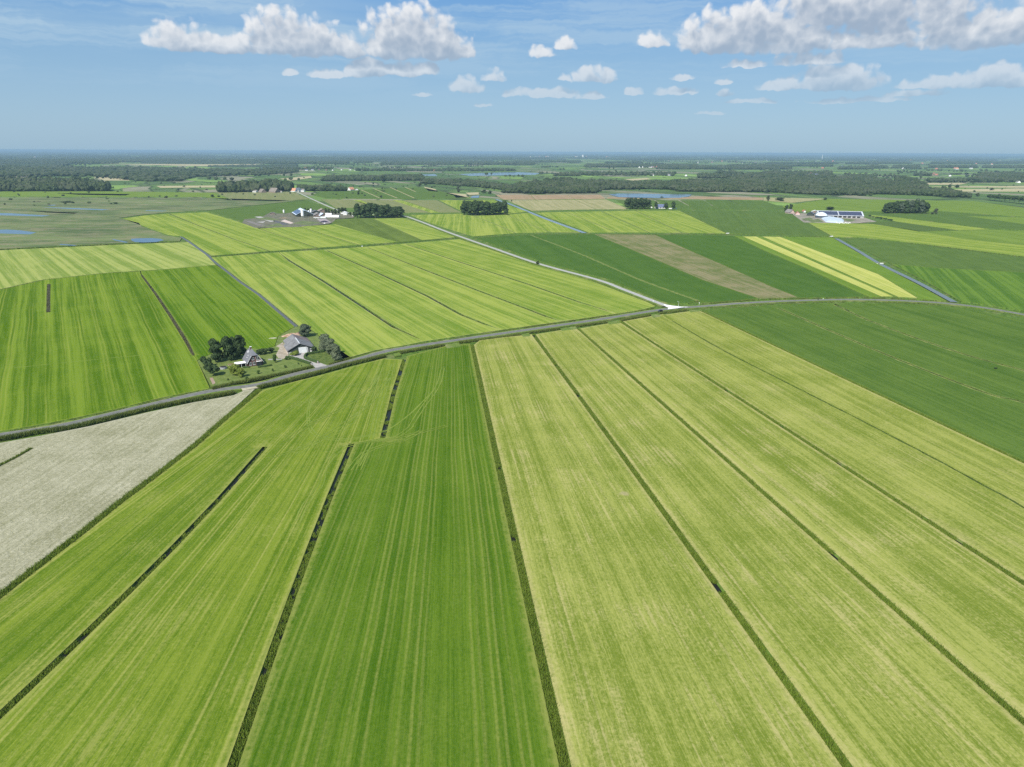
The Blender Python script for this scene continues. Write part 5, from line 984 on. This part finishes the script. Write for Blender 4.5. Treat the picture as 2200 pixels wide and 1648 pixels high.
# two cyclists on the lane
def cyclist(px, py, label, shirt, rz):
    p = G(px, py)
    bc = empty('bicycle', (p.x, p.y, .05), rz, label='bicycle ridden by the '+label, category='bicycle'); 
    for x in (-.52,.52):
        n_ = 14; V = [(x+(r_)*math.cos(i*math.tau/n_), w_, .34+(r_)*math.sin(i*math.tau/n_)) for r_, w_ in ((.34,-.02),(.34,.02),(.29,.02),(.29,-.02)) for i in range(n_)]
        part('wheel', bc, V, [[a*n_+i, a*n_+(i+1)%n_, ((a+1)%4)*n_+(i+1)%n_, ((a+1)%4)*n_+i] for a in range(4) for i in range(n_)], dark)
    def bar(nm, a, b_, r_=.02):
        a, b_ = Vector(a), Vector(b_); d = (b_-a).normalized(); u = d.orthogonal().normalized()*r_; w = d.cross(u); V = [a+u,a+w,a-u,a-w,b_+u,b_+w,b_-u,b_-w]; part(nm, bc, V, [[0,1,5,4],[1,2,6,5],[2,3,7,6],[3,0,4,7],[3,2,1,0],[4,5,6,7]], dark)
    bar('frame_tube', (-.52,0,.34), (-.15,0,.85)); bar('frame_tube', (-.15,0,.85), (.4,0,.88)); bar('frame_tube', (-.05,0,.3), (.4,0,.88)); bar('fork', (.52,0,.34), (.38,0,1.02)); bar('handlebar', (.38,-.28,1.02), (.38,.28,1.02)); bar('saddle', (-.28,0,.93), (-.02,0,.95), .06)
    pe = empty('person', (p.x, p.y, .05), rz, label=label, category='person')
    sk__ = bpy.data.meshes.new('body'); J = [(-.12,0,.98),(-.05,0,1.18),(.08,0,1.42),(.12,0,1.55),(.15,0,1.68),(.16,0,1.76),(.02,.17,1.42),(.22,.2,1.22),(.38,.22,1.07),(.02,-.17,1.42),(.22,-.2,1.22),(.38,-.22,1.07),(-.1,.1,.95),(.25,.1,.75),(.08,.1,.36),(.2,.1,.30),(-.1,-.1,.95),(.22,-.1,.62),(-.05,-.1,.22),(.08,-.1,.16)]
    E_ = [(0,1),(1,2),(2,3),(3,4),(4,5),(2,6),(6,7),(7,8),(2,9),(9,10),(10,11),(0,12),(12,13),(13,14),(14,15),(0,16),(16,17),(17,18),(18,19)]
    R_ = [.14,.14,.16,.06,.10,.07,.07,.05,.04,.07,.05,.04,.10,.075,.045,.04,.10,.075,.045,.04]
    sk__.from_pydata(J, E_, []); bo = bpy.data.objects.new('body', sk__); COL.objects.link(bo); bo.parent = pe; md = bo.modifiers.new('skin', 'SKIN')
    for i, v_ in enumerate(sk__.skin_vertices[0].data if sk__.skin_vertices else []): v_.radius = (R_[i], R_[i])
    if not sk__.skin_vertices:
        pass
    bo.modifiers.new('sub', 'SUBSURF').levels = 1; sk__.materials.append(shirt)
    V, F_ = ICO[2]; part('hair', pe, [(x_*.105+.14, y_*.095, z_*.09+1.80) for x_, y_, z_ in V], [list(f_) for f_ in F_], dark)
cyclist(1757.5, 645, 'rider in dark clothes, left of the pair on the lane', simple('dark_clothes', (.04,.045,.04), (.07,.07,.06), 4), math.radians(8))
cyclist(1768, 645, 'rider in a white top, right of the pair on the lane', white, math.radians(8))
# canal dam with pale headwalls, small fittings
p = G(1890,565.5); dm = empty('canal_dam', (p.x, p.y, -.3), math.radians(10), label='low dam with pale concrete headwall crossing the weedy canal', category='dam'); box('embankment', dm, (-6,-1.6,-.4), (6,1.6,.35), verge); box('headwall', dm, (-1.0,-2.0,-.2), (3.2,-1.62,.85), simple('pale_headwall', (.60,.62,.58), (.72,.74,.70), 2)); box('marker', dm, (-5.2,-2.0,0), (-3.8,-1.65,.5), white)
for x, y, l in ((1786,508,'small pale concrete weir where four fields meet at the canal head'),(1563,501.5,'small pale culvert slab at the corner of the bright strips')):
    p = G(x, y); w_ = empty('weir', (p.x, p.y, 0), .3, label=l, category='weir'); box('slab', w_, (-2.5,-.8,-.3), (2.5,.8,.3), simple('weir_concrete', (.5,.45,.38), (.6,.56,.5), 1)); box('wall', w_, (-2.5,-1.0,-.3), (2.5,-.81,.9), white)
p = G(778,529.5); wt_ = empty('water_trough', (p.x, p.y, 0), .3, label='small pale block on the dividing ditch between bright meadows', category='block'); box('tank', wt_, (-.9,-.5,0), (.9,.5,.7), white)
# ------------------------------------------------------------------ white silo farm
flat('farmyard', [(520,479),(548,489.5),(640,487.5),(706,481),(714,478),(722,470),(760,468),(760,462),(700,452),(650,452),(612,459),(577,458),(560,468),(525,471)], .02, simple('farmyard_soil', (.06,.075,.035), (.18,.155,.11), .12, d=6), .3)
for i, (px, m_) in enumerate((([(546,465.5),(560,465),(592,475),(582,477)], pave), ([(586,474.5),(592,473.5),(622,482),(606,483)], simple('dark_plastic_clamp', (.05,.05,.055), (.12,.12,.12), .3)), ([(603,475),(612,472),(631,479),(624,481)], simple('pinkish_slab', (.42,.33,.28), (.52,.43,.37), .2)), ([(550,477),(570,475.5),(565,479)], pave), ([(529,475.5),(536,474.5),(566,484),(555,485)], simple('brown_clamp', (.12,.11,.10), (.22,.19,.16), .3)), ([(680,470),(700,470),(712,478),(694,480)], simple('mauve_slab', (.24,.20,.20), (.34,.29,.28), .2)))): flat('yard_slab', px, .06, m_, .2)
weed = simple('yard_weeds', (.07,.10,.03), (.15,.17,.06), .1, d=5)
for px in ([(548,470),(575,466),(600,472),(586,474)], [(628,480),(650,474),(690,478),(660,484)], [(565,487),(600,479),(610,486)]): flat('rough_ground', px, .1, weed, .2)
solar = simple('solar_roof', (.035,.055,.12), (.05,.075,.15), .3, .25, .6); bluew = simple('pale_blue_roof', (.48,.56,.66), (.58,.66,.75), .3, .4)
def gbarn(name, bl, wid, dep, he, hr, rz, wall, r1, r2, label, cat='barn', **k):
    p = G(*bl); o = empty(name, (p.x, p.y, .02), math.radians(rz), label=label, category=cat); gable_walls('wall', o, wid, dep, he, hr, wall); gable_roof(o, wid, dep, he, hr, r1, mat2=r2, ov=.8, th=.3); return o, he, hr, wid, dep
o, he, hr, w_, d_ = gbarn('dairy_barn', (637,466), 31, 58, 4, 11.5, 24, dgreen, bluew, bluew, 'large dark-walled barn with blue solar roof beside the white silo')
sa = (hr-he)/(w_/2); x1, x2 = .4, w_/2*.70; roof_slab('solar_array', o, (x1,.8,he+sa*x1+.25), (x2,.8,he+sa*x2+.25), (x2,d_-.8,he+sa*x2+.25), (x1,d_-.8,he+sa*x1+.25), .12, solar)
box('doorway', o, (4,-.15,0), (11,-.02,3.8), dark); box('doorway', o, (19,-.15,0), (24,-.02,3.8), dark)
def silo(px, py, r_, h, label, cone=True):
    p = G(px, py); s__ = empty('silo', (p.x, p.y, 0), 0, label=label, category='silo'); z0 = h*.22 if cone else 0
    lathe('tank', s__, [(.3 if cone else r_, z0*.35 if cone else 0),(r_,z0*1.1 if cone else .1),(r_,h-.8),(r_*.3,h),(0,h)], white, 18)
    if cone:
        for i in range(4): a = i*math.pi/2+.6; lathe('leg', s__, [(.14,0),(.14,z0*1.2)], pm, 6, (r_*.85*math.cos(a), r_*.85*math.sin(a), 0))
silo(650.5,468,2.6,hpx((650.5,468),(650.5,449.5)),'tallest white silo in front of the blue-roofed barn'); silo(610,458.8,1.5,hpx((610,458.8),(610,450.5)),'slim white silo at the left end of the blue-roofed barn'); silo(663.5,459.5,1.4,hpx((663.5,459.5),(663.5,452)),'short white silo behind the blue-roofed barn'); silo(668.5,457.5,2.1,hpx((668.5,457.5),(668.5,448.5)),'thick white silo behind the sheds next to a shorter one')
greyr = simple('grey_shed_roof', (.15,.14,.13), (.24,.22,.20), .3); brw = simple('brown_brick_wall', (.18,.13,.11), (.28,.22,.19), 1)
gbarn('shed', (675,466), 15, 22, 3, 6.5, 22, brw, greyr, greyr, 'grey shed with brick gable right of the blue-roofed barn', 'shed'); gbarn('shed', (672,459), 14, 18, 3, 6, 24, dgreen, simple('dark_shed_roof', (.07,.07,.08), (.12,.12,.13)), greyr, 'dark-roofed shed behind the brick-gabled shed', 'shed'); gbarn('shed', (685,457), 16, 18, 3, 7, 24, brw, simple('brown_shed_roof', (.20,.16,.14), (.30,.25,.22)), greyr, 'brownish old shed at the back of the silo farm', 'shed'); gbarn('shed', (688,466.5), 12, 16, 3, 6.5, 30, brw, bluew, greyr, 'small brick shed with pale roof beside the white plastic tunnel', 'shed')
def tunnel(name, bl, w, L_, h, rz, mat, label, cat):
    p = G(*bl); V, F_ = [], []; k = 10
    for j in range(13):
        for i in range(k+1): a = math.pi*i/k; V.append((L_*j/12, w/2-w/2*math.cos(a), h*math.sin(a)*(1+.04*math.sin(j*2.3+i))))
    for j in range(12):
        for i in range(k): F_.append([j*(k+1)+i, j*(k+1)+i+1, (j+1)*(k+1)+i+1, (j+1)*(k+1)+i])
    F_ += [list(range(k+1)), [12*(k+1)+i for i in range(k+1)][::-1]]
    o = mesh(name, V, F_, mat, label=label, category=cat); o.location = (p.x, p.y, 0); o.rotation_euler = (0, 0, math.radians(rz)); return o
tunnel('silage_mound', (698,466.5), 7, 26, 3.6, -6, white, 'long white wrapped silage mound right of the sheds', 'silage'); tunnel('silage_mound', (699,461.5), 5, 12, 3, -6, white, 'shorter white wrapped mound behind the long one', 'silage')
tunnel('plastic_stack', (688,468.5), 4, 10, 2.4, -4, simple('green_white_wrap', (.42,.55,.50), (.66,.72,.68), .4), 'pale green plastic stack in front of the sheds', 'stack')
for i in range(7): 
    p = G(675+i*1.9, 468+.4*(i % 3)); bl_ = lathe('bale', None, [(0,0),(.9,0),(.95,.6),(.9,1.3),(0,1.3)], white, 10); bl_.location = (p.x, p.y, .02); bl_['label'] = ORD[i]+' white bale from the left in the row before the brick shed'; bl_['category'] = 'bale'; bl_['group'] = 'white bales at the silo farm'
o, *_ = gbarn('bungalow', (732,459.5), 11, 8, 2.6, 4.2, 0, white, white, white, 'white bungalow among shrubs right of the silo farm', 'house'); o, *_ = gbarn('caravan', (737,462), 7.5, 3, 2.4, 2.9, -4, white, white, white, 'low white caravan in front of the white bungalow', 'caravan'); o, *_ = gbarn('garden_house', (756,464.5), 4, 5, 2.5, 4.5, 10, white, greyr, greyr, 'tiny white garden house beside the dark grove', 'house')
heap('silage_heap', 697, 477.5, 8, 5, 2.6, simple('black_plastic', (.02,.018,.03), (.05,.045,.07), .5), 'black plastic-covered heap at the front of the silo farm yard', 'heap', .2, 5); heap('white_sheet', 697.5, 480, 1.6, 1.2, 1.0, white, 'small white sheet bundle before the black heap', 'bundle', 0, 6)
heap('dung_heap', 610, 469, 9, 5, 1.6, simple('brown_dung', (.13,.10,.06), (.24,.19,.12), .4), 'brown dung heap left of the blue-roofed barn', 'heap', .1, 7); gbarn('shed', (580,461), 9, 7, 2.6, 4, 15, brw, greyr, greyr, 'small low brown shed at the left of the silo farm yard', 'shed')
# ------------------------------------------------------------------ long solar barn farm
flat('farmyard', [(1706,463),(1727,478),(1771,479),(1832,480),(1884,476.5),(1858,467.5),(1790,462),(1700,457)], .03, simple('solar_yard_soil', (.15,.14,.10), (.30,.26,.20), .08, d=5), .3)
for px in ([(1735,474),(1758,470),(1770,477),(1745,478)], [(1782,470),(1800,468),(1840,472),(1830,476)], [(1722,470),(1740,467),(1748,471),(1730,475)]): flat('rough_ground', px, .08, weed, .2)
pA, pB = G(1757.5,467), G(1856,469.5); rzb = math.degrees(math.atan2((pB-pA).y, (pB-pA).x)); Lb = (pB-pA).length
lb = empty('solar_barn', (pA.x, pA.y, .02), math.radians(rzb), label='very long barn with two dark solar panel fields on its roof', category='barn')
dB, eB, rB = 44, 4.2, 11.0
box('wall', lb, (.5,.8,0), (Lb-.5,dB-.8,eB), simple('barn_side_wall', (.30,.30,.30), (.42,.42,.42), .2))
for x in (.5, Lb-.5): part('gable', lb, [(x-.15,.8,eB),(x-.15,dB-.8,eB),(x-.15,dB/2,rB-.4),(x+.15,.8,eB),(x+.15,dB-.8,eB),(x+.15,dB/2,rB-.4)], [[2,1,0],[3,4,5],[0,1,4,3],[1,2,5,4],[2,0,3,5]], white)
lgr = simple('light_grey_roof', (.42,.44,.47), (.52,.54,.57), .2, .5)
roof_slab('roof_slope', lb, (0,0,eB), (Lb,0,eB), (Lb,dB/2,rB), (0,dB/2,rB), .3, lgr); roof_slab('roof_slope', lb, (0,dB/2,rB), (Lb,dB/2,rB), (Lb,dB,eB), (0,dB,eB), .3, lgr)
zr = lambda y: eB+(rB-eB)*y/(dB/2)
sol2 = simple('dark_solar_panels', (.035,.036,.06), (.05,.05,.08), .2, .3, .5)
for xa, xb in ((2.2, Lb*.445), (Lb*.465, Lb-2.6)):
    f_ = roof_slab('solar_field', lb, (xa,1.6,zr(1.6)+.2), (xb,1.6,zr(1.6)+.2), (xb,19.5,zr(19.5)+.2), (xa,19.5,zr(19.5)+.2), .12, sol2)
    for j in range(5): y = 1.7+j*3.55; roof_slab('panel_row', f_, (xa+.2,y,zr(y)+.3), (xb-.2,y,zr(y)+.3), (xb-.2,y+3.3,zr(y+3.3)+.3), (xa+.2,y+3.3,zr(y+3.3)+.3), .08, sol2)
for i in range(9): box('opening', lb, (4+i*(Lb-8)/9,.72,.6), (4+(i+.7)*(Lb-8)/9,.79,3.4), dark)
p = G(1764,467.5); st_ = empty('slurry_tank', (p.x, p.y, 0), 0, label='round dark slurry tank with pale dome cover before the solar barn', category='tank'); rT = 12*mpp(1764,467.5)
lathe('wall', st_, [(0,0),(rT,0),(rT,4.2),(0,4.2)], simple('dark_blue_tank', (.06,.075,.10), (.10,.12,.15), .3), 28); lathe('dome', st_, [(rT*1.0,4.21),(rT*.93,5.2),(rT*.75,7.2),(rT*.5,8.8),(rT*.22,9.8),(0,10.1)], simple('pale_dome', (.55,.62,.67), (.66,.72,.76), .2, .5), 28)
cl_ = simple('silage_sheet', (.38,.44,.48), (.50,.56,.60), .15, .5)
pp = [G(*q_) for q_ in ((1764,469),(1781,466),(1813,472.5),(1813,477),(1800,479),(1774,477.5))]; ce = sum(pp, Vector((0,0)))/6
Vc = [(q_.x,q_.y,0) for q_ in pp]+[(ce.x+(q_.x-ce.x)*.80,ce.y+(q_.y-ce.y)*.80,2.6) for q_ in pp]+[(ce.x+(q_.x-ce.x)*.5,ce.y+(q_.y-ce.y)*.5,3.6) for q_ in pp]
mesh('silage_clamp', Vc, [[k*6+i, k*6+(i+1) % 6, (k+1)*6+(i+1) % 6, (k+1)*6+i] for k in (0,1) for i in range(6)]+[[12+i for i in range(6)]], cl_, label='wide pale-sheeted silage clamp beside the domed tank', category='silage')
for i in range(10):
    p = G(1797+i*3.2, 479.3+(i % 3)*.5); bl_ = lathe('bale', None, [(0,0),(1.0,0),(1.05,.7),(1.0,1.4),(0,1.4)], white, 10); bl_.location = (p.x, p.y, .05); bl_['label'] = ORD[i]+' white bale from the left in front of the silage clamp'; bl_['category'] = 'bale'; bl_['group'] = 'white bales before the silage clamp'
redt = simple('red_tile_roof', (.30,.11,.07), (.42,.18,.12), .6); pinkw = simple('light_pink_wall', (.52,.36,.32), (.62,.48,.44), .6); dslate = simple('dark_slate_roof', (.07,.085,.11), (.11,.125,.15), .3)
gbarn('shed', (1733,463.5), 12, 16, 3.5, 7, -28, dgreen, dslate, dslate, 'dark-roofed shed left of the domed slurry tank', 'shed'); gbarn('shed', (1744,457.5), 12, 9, 3, 5.2, -20, brw, white, white, 'small white-roofed shed behind the dark-roofed shed', 'shed')
gbarn('farmhouse', (1697,459), 11, 14, 3, 8, 20, pinkw, greyr, redt, 'pink-walled farmhouse with pale gable at the left of the solar farm', 'house'); gbarn('cottage', (1709,461.5), 8, 8, 2.8, 6, -15, pinkw, redt, redt, 'red-tiled outbuilding between farmhouse and dark shed', 'house'); gbarn('garage', (1726,456.5), 5, 6, 2.8, 5, 5, white, redt, redt, 'small white-walled garage at the back of the solar farm', 'garage')
heap('spoil_heap', 1729, 473.5, 4, 2.4, 1.5, simple('dark_spoil', (.07,.06,.05), (.12,.10,.09)), 'small dark spoil heap in the pale yard of the solar farm', 'heap', 0, 9)
# ------------------------------------------------------------------ blue-roofed house
p = G(1409.5,448.2); wh = simple('whitewash', (.6,.6,.58), (.7,.7,.68), 1); bl2 = simple('blue_slate_roof', (.09,.11,.19), (.13,.15,.24), .4)
hb = empty('farmhouse', (p.x, p.y, .02), math.radians(4), label='white-walled farmhouse with blue-grey roof between round dark trees', category='house'); Lh = 21*mpp(1410,448)
box('wall', hb, (0,0,0), (Lh,13,3.2), wh); roof_slab('roof_slope', hb, (-.6,-.6,3.0), (Lh+.6,-.6,3.0), (Lh-1,6.5,8.8), (1,6.5,8.8), .3, bl2); roof_slab('roof_slope', hb, (1,6.5,8.8), (Lh-1,6.5,8.8), (Lh+.6,13.6,3.0), (-.6,13.6,3.0), .3, bl2)
for i in range(4): box('window', hb, (3+i*6,-.12,.8), (4.6+i*6,-.02,2.6), glass)
p = G(1436,449); gw = empty('garden_wall', (p.x, p.y, 0), -.05, label='low white garden wall right of the blue-roofed farmhouse', category='wall'); box('wall', gw, (0,0,0), (12,.5,1.9), white); box('pillar', gw, (16,-.2,0), (17.6,.8,2.6), white)
p = G(1398.5,447); gs = empty('shed', (p.x, p.y, 0), 0, label='tiny white shed at the edge of the windbreak trees', category='shed'); gable_walls('wall', gs, 3, 4, 2.2, 3.5, white); gable_roof(gs, 3, 4, 2.2, 3.5, greyr)
# ------------------------------------------------------------------ far houses, each with walls and roof
HM = {}
def house_proto(key, w, d, he, hr, wall, roof):
    a = gable_walls('wall', None, w, d, he, hr, wall, x0=-w/2, y0=-d/2); V = [(-w/2-.3,-d/2-.3,he-.2),(0,-d/2-.3,hr+.15),(w/2+.3,-d/2-.3,he-.2),(-w/2-.3,d/2+.3,he-.2),(0,d/2+.3,hr+.15),(w/2+.3,d/2+.3,he-.2)]; V += [(x,y,z-.25) for x,y,z in V]
    b_ = part('roof', None, V, [[0,1,4,3],[1,2,5,4],[9,10,7,6],[10,11,8,7],[0,6,7,1],[1,7,8,2],[3,4,10,9],[4,5,11,10],[0,3,9,6],[2,8,11,5]], roof); HM[key] = (a.data, b_.data); bpy.data.objects.remove(a); bpy.data.objects.remove(b_)
house_proto('red', 11, 15, 3.2, 9, brw, redt); house_proto('white', 11, 15, 4, 8, white, greyr); house_proto('thatch', 15, 22, 3, 11, brw, simple('thatch_roof', (.15,.13,.11), (.22,.19,.16), .4)); house_proto('slate', 12, 18, 4, 9, wh, dslate); house_proto('hall', 30, 60, 8, 11, white, white); house_proto('orange', 12, 16, 3.5, 9.5, wh, simple('orange_roof', (.45,.20,.11), (.55,.28,.17), .4))
def house(key, x, y, label, group=None, sc=1.0, rz=None):
    p = G(x, y); o = empty('house' if key != 'hall' else 'warehouse', (p.x, p.y, -.85), rz if rz is not None else random.uniform(-.6, 1.6), label=label, category='house' if key != 'hall' else 'warehouse'); o.scale = (sc,)*3
    if group: o['group'] = group
    for nm, me in zip(('wall', 'roof'), HM[key]): c_ = bpy.data.objects.new(nm, me); COL.objects.link(c_); c_.parent = o
random.seed(5)
for k_, x, y, l, sc in (('thatch',564,413.5,'thatched farmhouse with pale gable under the left farm wood',1),('thatch',590,413.5,'larger thatched farmhouse with broad roof under the farm wood',1.25),('white',549,413,'white low house at the left of the thatched farms',.9),('orange',630,411.5,'orange-roofed farmhouse at the head of the side road',1.1),('slate',640,411,'dark low farm building right of the orange-roofed farmhouse',1.2),('white',649.5,411,'white-gabled house beside the far road end',1),('orange',754,409,'orange-roofed cottage at the right end of the tree row',1.1),('white',766,408.5,'tiny white house just right of the orange-roofed cottage',.7),('white',603,413,'tiny white house right of the large thatched farmhouse',.6),
    ('white',1890,391,'left white gable of the pair in the wood clearing',1.3),('white',1901,391,'right white gable of the pair in the wood clearing',1.3),('red',2003,377,'red farmhouse between round trees on the right horizon land',1.1),('red',2012,377,'second red farm roof beside the red farmhouse',1.1),('red',2007,374,'red barn behind the two red farm roofs',1.0),('red',2012,364,'red roof left in the far right village row',1.2),('red',2052,363,'red roof right in the far right village row',1.3),('white',2041,378.5,'small white house beside the last round tree',1.1),('white',2187,392.5,'white house near the right edge before the dark trees',1.1),('red',1742,377,'greyish red roofs cluster house in the clearing',1.6),('white',1735,378,'pale gabled house in the clearing beyond the wood',1.4),('slate',1750,379,'grey roofed house right in the clearing',1.6),('white',1548,377,'white house on the left side of the reed path trees',1.2),('white',1401,377.5,'white house pair left of the tall tree row',1.3),('white',1295,370.5,'yellowish white house in the tree row before the fields',1.2),('white',1436,377,'pale house in the middle tree row',1.1),('white',1474,378,'pale narrow house at the right end of the middle tree row',1.1),('slate',1712,376,'dark roofed house left of the clearing',1.3),('white',76,339.5,'lone white building in the left forest',2.5),('orange',655,364,'red roof in the lakeside row',1.6)): house(k_, x, y, l, None, sc)
for i in range(34): house(random.choice(('white','white','red','slate')), 1369+i*2.55+random.uniform(-.8,.8), 359.5+random.uniform(-1.2,.6), ORD[i]+' house from the left in the white-walled village beyond the wood', 'houses of the white-walled village', 1.25)
for i in range(30): house(random.choice(('white','slate','thatch','red')), 625+i*15.5+random.uniform(-4,4), 365.8+random.uniform(-.5,1), ORD[i]+' house from the left in the long lakeside tree row', 'houses along the lakeside tree row', random.uniform(.7,1.0))
for i, x in enumerate(sorted([random.choice((random.uniform(1138,1160), random.uniform(1170,1186), random.uniform(1215,1290), random.uniform(1300,1320))) for _ in range(26)])): house(random.choice(('white','white','orange')), x, 337.6+random.uniform(-1.2,1.0), ORD[i]+' building from the left in the white town on the horizon', 'far white town buildings', 2.0)
for x, w, l in ((1235,1.3,'long white hall left of the far church tower'),(1262,1.2,'long white hall right of the far church tower'),(1302,1.3,'white warehouse right of the far town fields'),(1315,1.0,'second white warehouse at the right end of the town')): house('hall', x, 338.5, l, None, w*.6, .1)
for i in range(34):
    x = 1385+i*24+random.uniform(-8, 8); house(random.choice(('white','red','slate','orange')), x, 326+(x-1100)/220+random.choice((16,19,22,29,33))+random.uniform(-1,1), ORD[i]+' distant house from the left among the right-hand polder hedgerows', 'distant houses on the right', random.uniform(1.1,1.9))
for i in range(10): house('white', 1010+i*11+random.uniform(-4,4), 349.5+random.uniform(-.6,.6), ORD[i]+' pale house from the left along the far central wood', 'pale houses at the far central wood', 1.5)
p = G(1252,338.6); hT = hpx((1252,338.6),(1252,331.2)); tw = empty('church_tower', (p.x, p.y, -.8), 0, label='white church tower with pointed spire on the horizon', category='tower'); wT = 2.0*mpp(1252,338.6)/2; box('tower', tw, (-wT,-wT,0), (wT,wT,hT*.62), white); part('spire', tw, [(-wT,-wT,hT*.62),(wT,-wT,hT*.62),(wT,wT,hT*.62),(-wT,wT,hT*.62),(0,0,hT)], [[0,1,4],[1,2,4],[2,3,4],[3,0,4],[3,2,1,0]], white)
p = G(1766,341); hM = min(hpx((1766,341),(1766,331)), 108); ms = empty('mast', (p.x, p.y, -.8), 0, label='slim white mast standing above the right horizon', category='mast'); lathe('shaft', ms, [(6,0),(3.5,hM*.8),(4.5,hM*.82),(4.5,hM*.93),(1,hM*.95),(.6,hM),(0,hM)], white, 12)
# ------------------------------------------------------------------ wheel tracks where tractors turned
trk = simple('flattened_grass', (.105,.16,.012), (.16,.205,.03), .12)
TR = [[(700,812),(672,850),(662,900),(680,935),(740,945),(790,935),(830,925),(880,890),(930,840)],[(820,783),(800,840),(770,890),(735,925),(680,950),(640,975)],[(846,780),(826,840),(806,900),(795,950),(770,1010)],[(560,905),(640,870),(720,840),(800,815),(840,800)],[(640,1120),(655,1085),(690,1040),(700,1000),(740,960),(800,948),(850,940),(885,915)],[(575,985),(640,965),(700,935),(760,895),(800,860),(835,810)],[(905,925),(870,945),(830,955),(780,975),(750,1010)],[(880,920),(905,880),(940,830),(952,790)],[(610,950),(660,915),(730,880),(790,840),(815,800)],[(770,1000),(800,950),(830,945),(900,930),(960,915)]]
zt = .008
for L in TR:
    a = [G(*p) for p in L]; d = (a[-1]-a[0]).normalized(); nn = Vector((-d.y, d.x))
    for o_ in (-.9, .9): strip('wheel_track', [q_+nn*o_ for q_ in a], .22, zt, trk, 5, jag=.05, kind='structure'); zt += .004
strip('wheel_track', [G(*p) for p in ((30,790),(150,778),(250,768),(365,758))], .3, .008, trk, 6, jag=.1, kind='structure')
dl = [(105,611),(104,640),(104,671)]; strip('ditch', [G(*p) for p in dl], 1.0, .004, simple('short_ditch_mud', (.05,.045,.03), (.09,.08,.05), 1), kind='structure'); tufts('dead_reed', dl, 0, 1.0, 7, .7, g_brown, z0=0, seed=91)
dl = [(-60,1032),(0,1000),(30,985),(68,963)]; strip('ditch', [G(*p) for p in dl], .55, .004, simple('hayfield_furrow', (.04,.05,.02), (.07,.08,.03), 1), kind='structure'); tufts('ditch_grass', dl, 0, .45, 12, .7, g_lush, z0=0, seed=92)
tufts('roadside_reeds', [(456,836.5),(520,822),(600,806.5),(640,797),(672,789.5)], 0, .9, 14, 1.5, g_reed, z0=0, seed=93); tufts('roadside_reeds', [(706,784),(730,777),(755,769.5)], 0, .6, 10, 1.0, g_reed, z0=0, seed=94)
rgr = random.Random(3)
